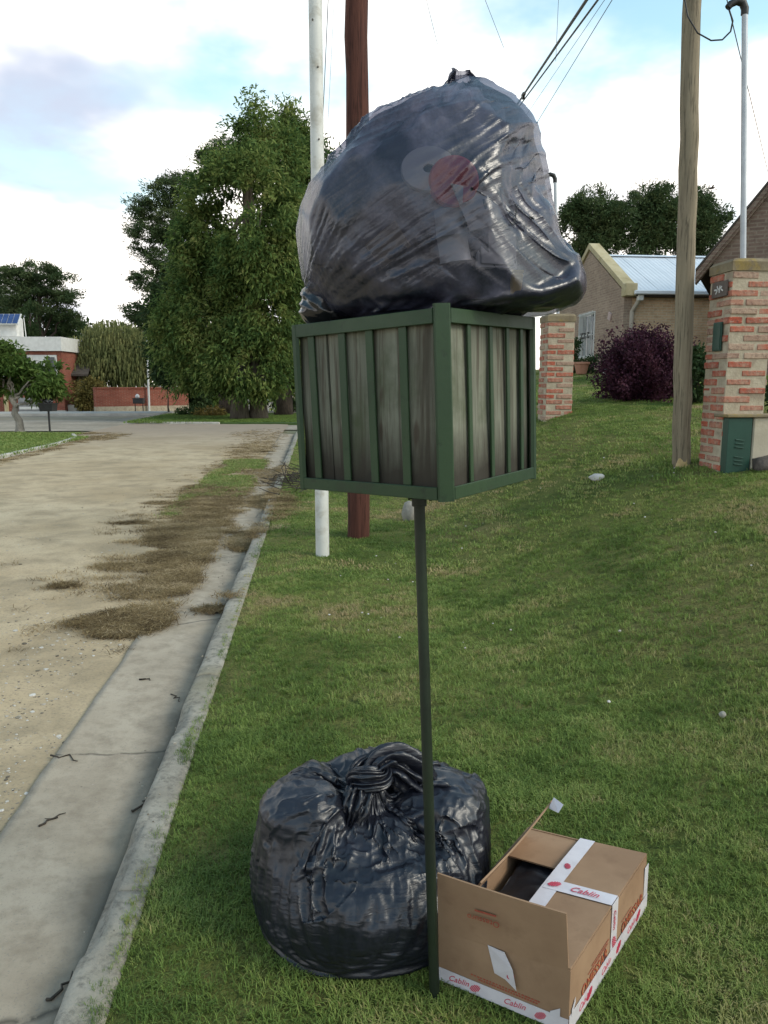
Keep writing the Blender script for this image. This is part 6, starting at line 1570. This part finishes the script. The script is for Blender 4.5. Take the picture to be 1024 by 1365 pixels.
# the two-storey house far left with garage, roof parapet and solar heater
YH = 50.0
def Hl(px_, z, dy=0.0):
    x = (px_ - 512) / 1030.0 * YH * .987; return np.array([x, YH + dy, z])
zb = -.12; S_ = YH / 1030.0
hl_ = thing('two_storey_house', Hl(40, zb, 3), 'two-storey red brick and white house at the far left', 'house', 'houses')
def zpx(py_): return far(40, py_, YH)[2]
zt1, zt2, zt3 = zpx(450), zpx(466), zpx(471)
mb = MB(); q0, q1 = Hl(-60, zb), Hl(83, zb); sc0 = q1[0] - q0[0]
mb.box(((q0[0] + q1[0]) / 2, YH + 3.0, (zb + zt2) / 2), (sc0, 5.6, zt2 - zb)); mb.build('wall', M_wallR, hl_)
mb = MB(); mb.box(((q0[0] + q1[0]) / 2, YH + 2.95, (zt1 + zt3) / 2 + .1), (sc0 + .25, 6.0, zt1 - zt3 - .1)); mb.build('roof_parapet', M_trim, hl_)
def hrect(name, x0, x1, y0, y1, dy, th, mat, par): 
    a_, b_ = Hl(x0, 0), Hl(x1, 0); mb = MB(); mb.box(((a_[0] + b_[0]) / 2, YH + dy, (zpx(y0) + zpx(y1)) / 2), (abs(b_[0] - a_[0]), th, abs(zpx(y0) - zpx(y1)))); return mb.build(name, mat, par)
hrect('white_band', -60, 77, 473, 503, .16, .06, M_trim, hl_)
for (x0, x1, y0, y1) in ((30, 42, 476, 500), (66, 75, 476, 500)):
    w_ = hrect('window', x0 - 2, x1 + 2, y0 - 2, y1 + 2, .11, .10, M_trim, hl_); hrect('pane', x0, x1, y0, y1, .045, .04, M_glass, w_)
hrect('plinth', 54, 85, 547, 557, .12, .2, M_pave, hl_); M_door = plain('grey_garage_door', (.20, .20, .20), (.27, .27, .27), 3, .6, .1, 10)
gd = hrect('garage_door', 22, 51, 530, 558, .12, .10, M_door, hl_)
for y_ in (534, 539, 544, 549, 554): hrect('door_panel', 23.5, 49.5, y_ - 1.8, y_ + 1.8, .05, .05, M_trim if y_ == 544 else M_door, gd)
hrect('door_jamb', 4, 8, 528, 558, .08, .2, M_cope, hl_); hrect('door_jamb', 51, 54, 528, 558, .08, .2, M_eave, hl_)
q = Hl(8, zt1, 2.0); so_ = thing('solar_heater', q, 'white framed solar water heater with blue panels on the flat roof', 'solar heater'); M_sol = plain('solar_glass', (.03, .06, .16), (.05, .09, .22), 3, .15, 0, 10); mb = MB(); mb.box(q + [-.5, 0, .75], (1.6, .9, 1.3), None, .08); mb.build('tank', M_trim, so_)
M15 = np.array(Matrix.Rotation(R(50), 3, 'X'))
fm_ = MB(); fm_.box(q + [-.4, -.55, 1.25], (1.9, .9, .05), M15); fo = fm_.build('panel_frame', M_trim, so_)
for k in range(5): mb = MB(); mb.box(q + [-.4 + (k - 2) * .36, -.585, 1.28], (.31, .80, .04), M15); mb.build('panel', M_sol, fo)
for s_ in (-1, 1): mb = MB(); mb.tube([q + [1.2 * s_ - .4, -.4, 0], q + [.9 * s_ - .4, .1, 1.4]], .03, 6); mb.build('leg', M_trim, so_)
# red brick boundary wall, porch beside the house, yellow creeper
a_, b_ = far(128, 553, 48), far(252, 551, 52); zt = far(190, 518, 50)[2]; bw = thing('boundary_wall', (a_ + b_) / 2, 'long red brick boundary wall in front of the weeping willow', 'wall'); d = (b_ - a_) * [1, 1, 0]; nrm = np.cross(d, [0, 0, 1]); nrm /= np.linalg.norm(nrm)
mb = MB(); mb.prism([a_ * [1, 1, 0] + [0, 0, .26], b_ * [1, 1, 0] + [0, 0, .26], b_ * [1, 1, 0] + [0, 0, zt], a_ * [1, 1, 0] + [0, 0, zt]], -nrm * .25); mb.build('brickwork', M_wallR, bw)
mb = MB(); mb.prism([a_ * [1, 1, 0] + nrm * .03 + [0, 0, -.2], b_ * [1, 1, 0] + nrm * .03 + [0, 0, -.2], b_ * [1, 1, 0] + nrm * .03 + [0, 0, .255], a_ * [1, 1, 0] + nrm * .03 + [0, 0, .255]], -nrm * .3); mb.build('plinth', M_mortar, bw)
mb = MB(); mb.prism([a_ * [1, 1, 0] + nrm * .05 + [0, 0, zt + .003], b_ * [1, 1, 0] + nrm * .05 + [0, 0, zt + .003], b_ * [1, 1, 0] + nrm * .05 + [0, 0, zt + .09], a_ * [1, 1, 0] + nrm * .05 + [0, 0, zt + .09]], -nrm * .34); mb.build('coping', M_wallR, bw)
q = far(100, 552, 52); pc = thing('porch', q, 'small grey porch between the two-storey house and the red wall', 'porch'); mb = MB(); mb.box(q + [0, .6, 1.3], (1.9, .2, 2.6)); mb.build('wall', M_render, pc); mb = MB(); mb.box(q + [-.1, .44, 1.15], (1.1, .1, 2.1)); mb.build('door', M_door, pc); mb = MB(); mb.prism([q + [-1.2, -.5, 2.5], q + [1.2, -.5, 2.5], q + [1.0, .9, 3.3], q + [-1.2, .9, 3.3]], np.array([0, 0, .12])); mb.build('roof', M_eave, pc)
mb = MB(); mb.box(q + [.55, -1.2, .3], (2.4, .25, .7)); mb.build('low_wall', M_pave, pc)
c = far(118, 528, 50.5); shrub((c[0], c[1], .95), (1.0, .8, 1.1), M_leafY, 'yellowish creeper bush beside the red brick wall', 33, 90, 40, .24, .12, .4)
c = far(290, 543, 62); shrub((c[0], c[1], .6), (1.6, 1, 1.0), M_leafD, 'light green bush beyond the grass island', 34, 90, 40, .3, .15, .5)
for k, (px_, py_, lb) in enumerate(((255, 556, 'low scrubby bush on the grass island, left of the trunks'), (282, 556, 'low reddish scrub on the grass island beside the dark trunk'))):
    c = far(px_, py_, 41 - k); shrub((c[0], c[1], .12), (.75, .5, .2), M_leafY if k else M_leafE, lb, 35 + k, 40, 30, .2, .06, .25)
c = far(395, 520, 50); shrub((c[0], c[1], 1.2), (1.8, 1.2, 1.6), M_leafE, 'dark bush behind the corner trees beside the basket', 38, 120, 40, .3, .14, .5)
c = far(262, 535, 54); shrub((c[0], c[1], 1.2), (.9, 1.0, 1.5), M_leafE, 'dark bush at the end of the red brick wall', 39, 90, 40, .3, .14, .5)
# hedge line and pale house far beyond, seen between the trunks
q = far(330, 520, 84); mb = MB(); hh = thing('distant_house', (q[0], 86, -.1), 'pale house far beyond the trunks of the corner trees', 'house', 'houses'); mb.box((q[0] + 1, 88, 1.4), (16, 4, 3.0)); mb.build('wall', M_render, hh); mb = MB(); mb.prism([(q[0] - 7.6, 85.6, 2.9), (q[0] + 9.6, 85.6, 2.9), (q[0] + 9.6, 88, 4.3), (q[0] - 7.6, 88, 4.3)], (0, 0, .15)); mb.build('roof', M_eave, hh)
for k in range(3): mb = MB(); mb.box((q[0] - 3 + 4 * k, 85.97, 1.4), (1.2, .1, 1.2)); mb.build('window', M_glass, hh)
Y = 95.0
tree('dark_tree', far(370, 530, Y), far(370, 470, Y), .4, blobs_px([(330, 480, 60, 40), (400, 485, 60, 40), (270, 490, 50, 34)], Y), 'dark tree mass far behind the corner trees', M_leafE, M_barkd, 51, 260, 30, 1.6, .9, .35)

# ------------------------------------------------------------------ street furniture far off
M_conc = plain('grey_concrete_post', (.26, .25, .24), (.36, .35, .33), 3, .9, .2, 20)
post('lamp_post', far(199, 549, 50) - [0, 0, .1], far(196, 447, 50), .075, .055, M_trim, 'thin white post in front of the red brick wall', 'post', 10, 4, 0)
t = post('concrete_post', far(214, 546, 54) - [0, 0, .1], far(211, 476, 54), .16, .12, M_conc, 'thick grey concrete post beside the red brick wall', 'post', 10, 4, 0)
post('white_post', far(320, 551, 47) - [0, 0, .1], far(320, 536, 47), .16, .14, M_trim, 'short whitewashed stump between the corner tree trunks', 'post', 10, 4, 0)
a_, b_ = far(80, 470, 52), far(260, 470, 56); cable([a_, b_], .015, 'distant black cable crossing in front of the weeping willow', 20, .25)
# dark bin on a post with a bag on it, at the left verge
q = far(67, 580, 25.8); q[2] = -.04; db = thing('waste_basket', q, 'dark metal rubbish basket on a thin post at the left verge', 'waste basket', 'street waste baskets'); zb0 = far(67, 548, 25.8)[2]; zb1 = far(67, 538, 25.8)[2]
mb = MB(); mb.tube([q, [q[0], q[1], zb0]], .035, 8); mb.build('pole', M_black, db)
mb = MB(); hw = .20; c = np.array([q[0], q[1], 0]); V = [c + [sx_ * (hw + .03 * k), sy_ * (hw + .03 * k), (zb0, zb1)[k]] for k in (0, 1) for sx_, sy_ in ((-1, -1), (1, -1), (1, 1), (-1, 1))]; mb.add(V, [(3, 2, 1, 0)] + [(i, (i + 1) % 4, 4 + (i + 1) % 4, 4 + i) for i in range(4)]); V2 = [np.array(p) * 1.0 for p in V]; mb.build('basket', M_black, db)
mb = MB(); 
for s_ in (-1, 1): mb.box(c + [0, s_ * (hw + .03), zb1], (2 * hw + .1, .025, .03)); mb.box(c + [s_ * (hw + .03), 0, zb1], (.025, 2 * hw + .08, .03))
mb.build('rim', M_black, db)
rb = rubbish('garbage_bag', c + [0, 0, zb1 + .06], (.20, .18, .16), M_bagC, 'bluish black garbage bag on the distant dark basket at the left verge', 'garbage bag', 21, .5); rb['group'] = 'bags of rubbish'
# two-legged metal basket by the wall, with a white bag on it
q = far(186, 551, 48); q[2] = -.03; hb = thing('waste_basket', q, 'two-legged metal rubbish basket before the red brick wall', 'waste basket', 'street waste baskets'); z0 = far(186, 538, 48)[2]; z1 = far(186, 531, 48)[2]
for s_ in (-1, 1): mb = MB(); mb.tube([q + [s_ * .24, 0, 0], q * [1, 1, 0] + [s_ * .24, 0, z0]], .03, 6); mb.build('leg', M_black, hb)
mb = MB(); mb.box(q * [1, 1, 0] + [0, 0, (z0 + z1) / 2], (.62, .45, z1 - z0), None, .03); mb.box(q * [1, 1, 0] + [0, 0, z1], (.68, .5, .03)); mb.build('basket', M_black, hb)
rb = rubbish('plastic_bag', q * [1, 1, 0] + [-.08, 0, z1 + .12], (.16, .14, .17), M_white, 'white plastic bag on the two-legged metal basket', 'plastic bag', 22, .5); del rb['group']
# parked white pickup beyond the trunks
q = far(326, 541, 64); q[2] = -.12; car = thing('parked_car', q, 'white pickup parked beyond the trunks of the corner trees', 'pickup'); M_cw = plain('white_car_paint', (.62, .63, .64), (.68, .69, .70), 2, .25, 0, 10, spec=.6)
prof_ = [(-2.4, .45), (-2.35, .95), (-1.0, 1.02), (-.55, 1.02), (-.35, 1.62), (.75, 1.66), (1.25, 1.08), (2.2, .95), (2.42, .70), (2.4, .42)]
mb = MB(); mb.prism([q + [x, -.85, z] for x, z in prof_], (0, 1.7, 0)); mb.build('body', M_cw, car)
for (x0, x1, x2, x3) in ((-.38, .18, .18, -.28), (.24, 1.02, .72, .24)):
    mb = MB(); mb.prism([q + [x0, -.86, 1.06], q + [x1, -.86, 1.06], q + [x2, -.86, 1.55], q + [x3, -.86, 1.55]], (0, .01, 0)); mb.build('window', M_glass, car)
for x in (-1.45, 1.45):
    mb = MB(); mb.tube([q + [x, -.88, .36], q + [x, -.62, .36]], .36, 18); wh = mb.build('wheel', M_black, car); mb = MB(); mb.tube([q + [x, -.89, .36], q + [x, -.88, .36]], .19, 12); mb.build('rim', M_zinc, wh)
mb = MB(); mb.box(q + [0, -.865, .62], (2.0, .02, .08)); mb.build('side_strip', M_black, car)
# ------------------------------------------------------------------ small things
M_stone = plain('pale_stone', (.34, .32, .29), (.48, .46, .43), 8, .9, .5, 30)
M_stoned = plain('grey_stone', (.20, .19, .165), (.32, .30, .26), 9, .9, .6, 30)
def stone(c, r, mat, label, seed, grp=None):
    import bmesh
    bm = bmesh.new(); bmesh.ops.create_icosphere(bm, subdivisions=3, radius=1); V = np.array([v_.co[:] for v_ in bm.verts]); F = [tuple(v_.index for v_ in f_.verts) for f_ in bm.faces]; bm.free()
    V = V * (1 + .55 * (fbm(V * 1.6 + seed * 5, 3, 400 + seed) - .5))[:, None] * np.array(r) + np.array(c); o = mesh_np('stone', V, F, mat, None, True); return tag(o, label, 'stone', grp)
stone((.285, 8.55, lz(.285, 8.55) + .06), (.075, .09, .15), M_stoned, 'rough grey boundary stone standing behind the top of the green pole', 1)
stone((1.99, 7.18, lz(1.99, 7.18) + .02), (.075, .06, .035), M_stone, 'flat whitish stone on the lawn before the brick pillars', 2)
stone((1.40, 3.02, lz(1.40, 3.02) + .012), (.014, .014, .014), M_stoned, 'small grey pebble on the lawn at the right edge', 3)
rr = np.random.default_rng(77)
P_ = []
for k in range(40):
    u_, v_ = rr.uniform(.6, 3.8), rr.uniform(2.6, 7.5); P_.append([*uvw(u_, v_)[:2], float(lawn_surf(np.array([u_]), np.array([v_]))[0]) + .022])
n = len(P_); scatter('lawn_flecks', np.array(P_), rr.uniform(0, 6.28, n), rr.uniform(.6, 1.8, n), rr.uniform(.7, 1, n), [grit_proto(20), grit_proto(21)])
M_terra = plain('terracotta', (.34, .16, .10), (.42, .21, .14), 6, .85, .2, 30)
c = far(775, 497, 20.5); c[2] = lz(c[0], c[1]); pt = thing('plant_pot', c, 'terracotta pot below the grilled window of the brick house', 'plant pot'); mb = MB(); mb.tube([c, c + [0, 0, .02], c + [0, 0, .26], c + [0, 0, .27], c + [0, 0, .32]], [.10, .13, .19, .215, .215], 16); mb.build('pot', M_terra, pt)
c = far(813, 496, 19.5); c[2] = lz(c[0], c[1]); bg = thing('cement_bag', c, 'small white bag lying by the house wall left of the purple shrub', 'bag'); mb = MB(); mb.box(c + [0, 0, .11], (.34, .22, .24), rotz(.4), .08); mb.box(c + [.16, 0, .05], (.18, .16, .12), rotz(.2), .05); mb.build('bag_body', M_white, bg)
c = far(800, 492, 20.8); c[2] = lz(c[0], c[1]) + .18; shrub(c, (.5, .25, .22), M_leafE, 'low dark plants along the foot of the house wall', 36, 50, 30, .09, .04, .14)
c = far(766, 470, 21.5); c[2] = lz(c[0], c[1]) + .45; shrub(c, (.16, .25, .5), M_leafE, 'dark climbing plant beside the nearer brick pillar', 37, 40, 36, .09, .04, .14)
# a bird in flight
q = far(949, 251, 26); bd = thing('bird', q, 'small dark bird flying above the pines at the right', 'bird'); mb = MB(); mb.tube([q + [-.12, 0, -.02], q + [-.05, 0, 0], q + [.05, 0, .01], q + [.11, 0, .03]], [.01, .035, .03, .008], 8); mb.build('body', M_eave, bd)
for s_ in (-1, 1): mb = MB(); mb.prism([q + [-.03, 0, .01], q + [.05, 0, .01], q + [.03 + .02 * s_, s_ * .14, .07], q + [-.06, s_ * .22, .05]], (0, 0, .008)); mb.build('wing', M_eave, bd)
# twigs on the gutter
M_twig = plain('dark_twig', (.035, .027, .02), (.06, .048, .035), 20, .9, .2, 60)
def twig(p0, p1, r_, lb, fork=True, seed=0):
    rr = np.random.default_rng(seed); a_, b_ = np.array(p0), np.array(p1); P = [lerp(a_, b_, k / 6) + np.append(rr.normal(0, .012, 2), .002) * (0 < k < 6) for k in range(7)]; mb = MB(); mb.tube(P, [r_, r_, r_ * .9, r_ * .8, r_ * .7, r_ * .6, r_ * .4], 6)
    if fork: mb.tube([P[4], P[4] + (b_ - a_) * .16 + np.append(rr.normal(0, .03, 2), .006)], [r_ * .6, r_ * .3], 5)
    return tag(mb.build('twig', M_twig, None, True), lb, 'twig', 'twigs on the gutter')
def gp(px_, py_):
    d = far(px_, py_, 1.0) - np.array([0, 0, 1.5]); t_ = 1.6 / -d[2]
    p = np.array([d[0] * t_, d[1] * t_]); u_, v_ = to_uv(*p); return np.array([p[0], p[1], (gutter_z(u_) if u_ > -.61 else -.09) + .009])
for k, (p0, p1, r_, lb) in enumerate((((52, 1105), (88, 1086), .004, 'short dark twig with a bud on the gutter, nearest the road'), ((62, 1332), (105, 1302), .0045, 'straight dark twig at the bottom of the gutter'), ((176, 1080), (205, 1062), .004, 'bent dark twig lying near the foot of the kerb'), ((68, 1012), (104, 1018), .004, 'curved twig across the outer edge of the gutter'), ((186, 908), (200, 908), .006, 'small dark leaf scrap in the middle of the gutter'), ((228, 925), (240, 935), .003, 'tiny hooked twig near the kerb beyond the others'))):
    twig(gp(*p0), gp(*p1), r_, lb, k < 4, k)
# brushwood dumped on the kerb beyond the basket
bt = thing('brushwood', uvw(.05, 12.0, .02), 'heap of dead twigs lying on the kerb left of the basket', 'brushwood'); mb = MB(); rr = np.random.default_rng(9)
for k in range(60):
    p = uvw(.12 + rr.normal(0, .16), 12.0 + rr.normal(0, .7), rr.uniform(.02, .16)); d = unit(rr, 1)[0] * [1, 1, .3] * rr.uniform(.15, .4); mb.tube([p - d, p, p + d + [0, 0, .03]], [.006, .007, .003], 5)
o = mb.build('twigs', M_twig, bt); o['kind'] = 'stuff'
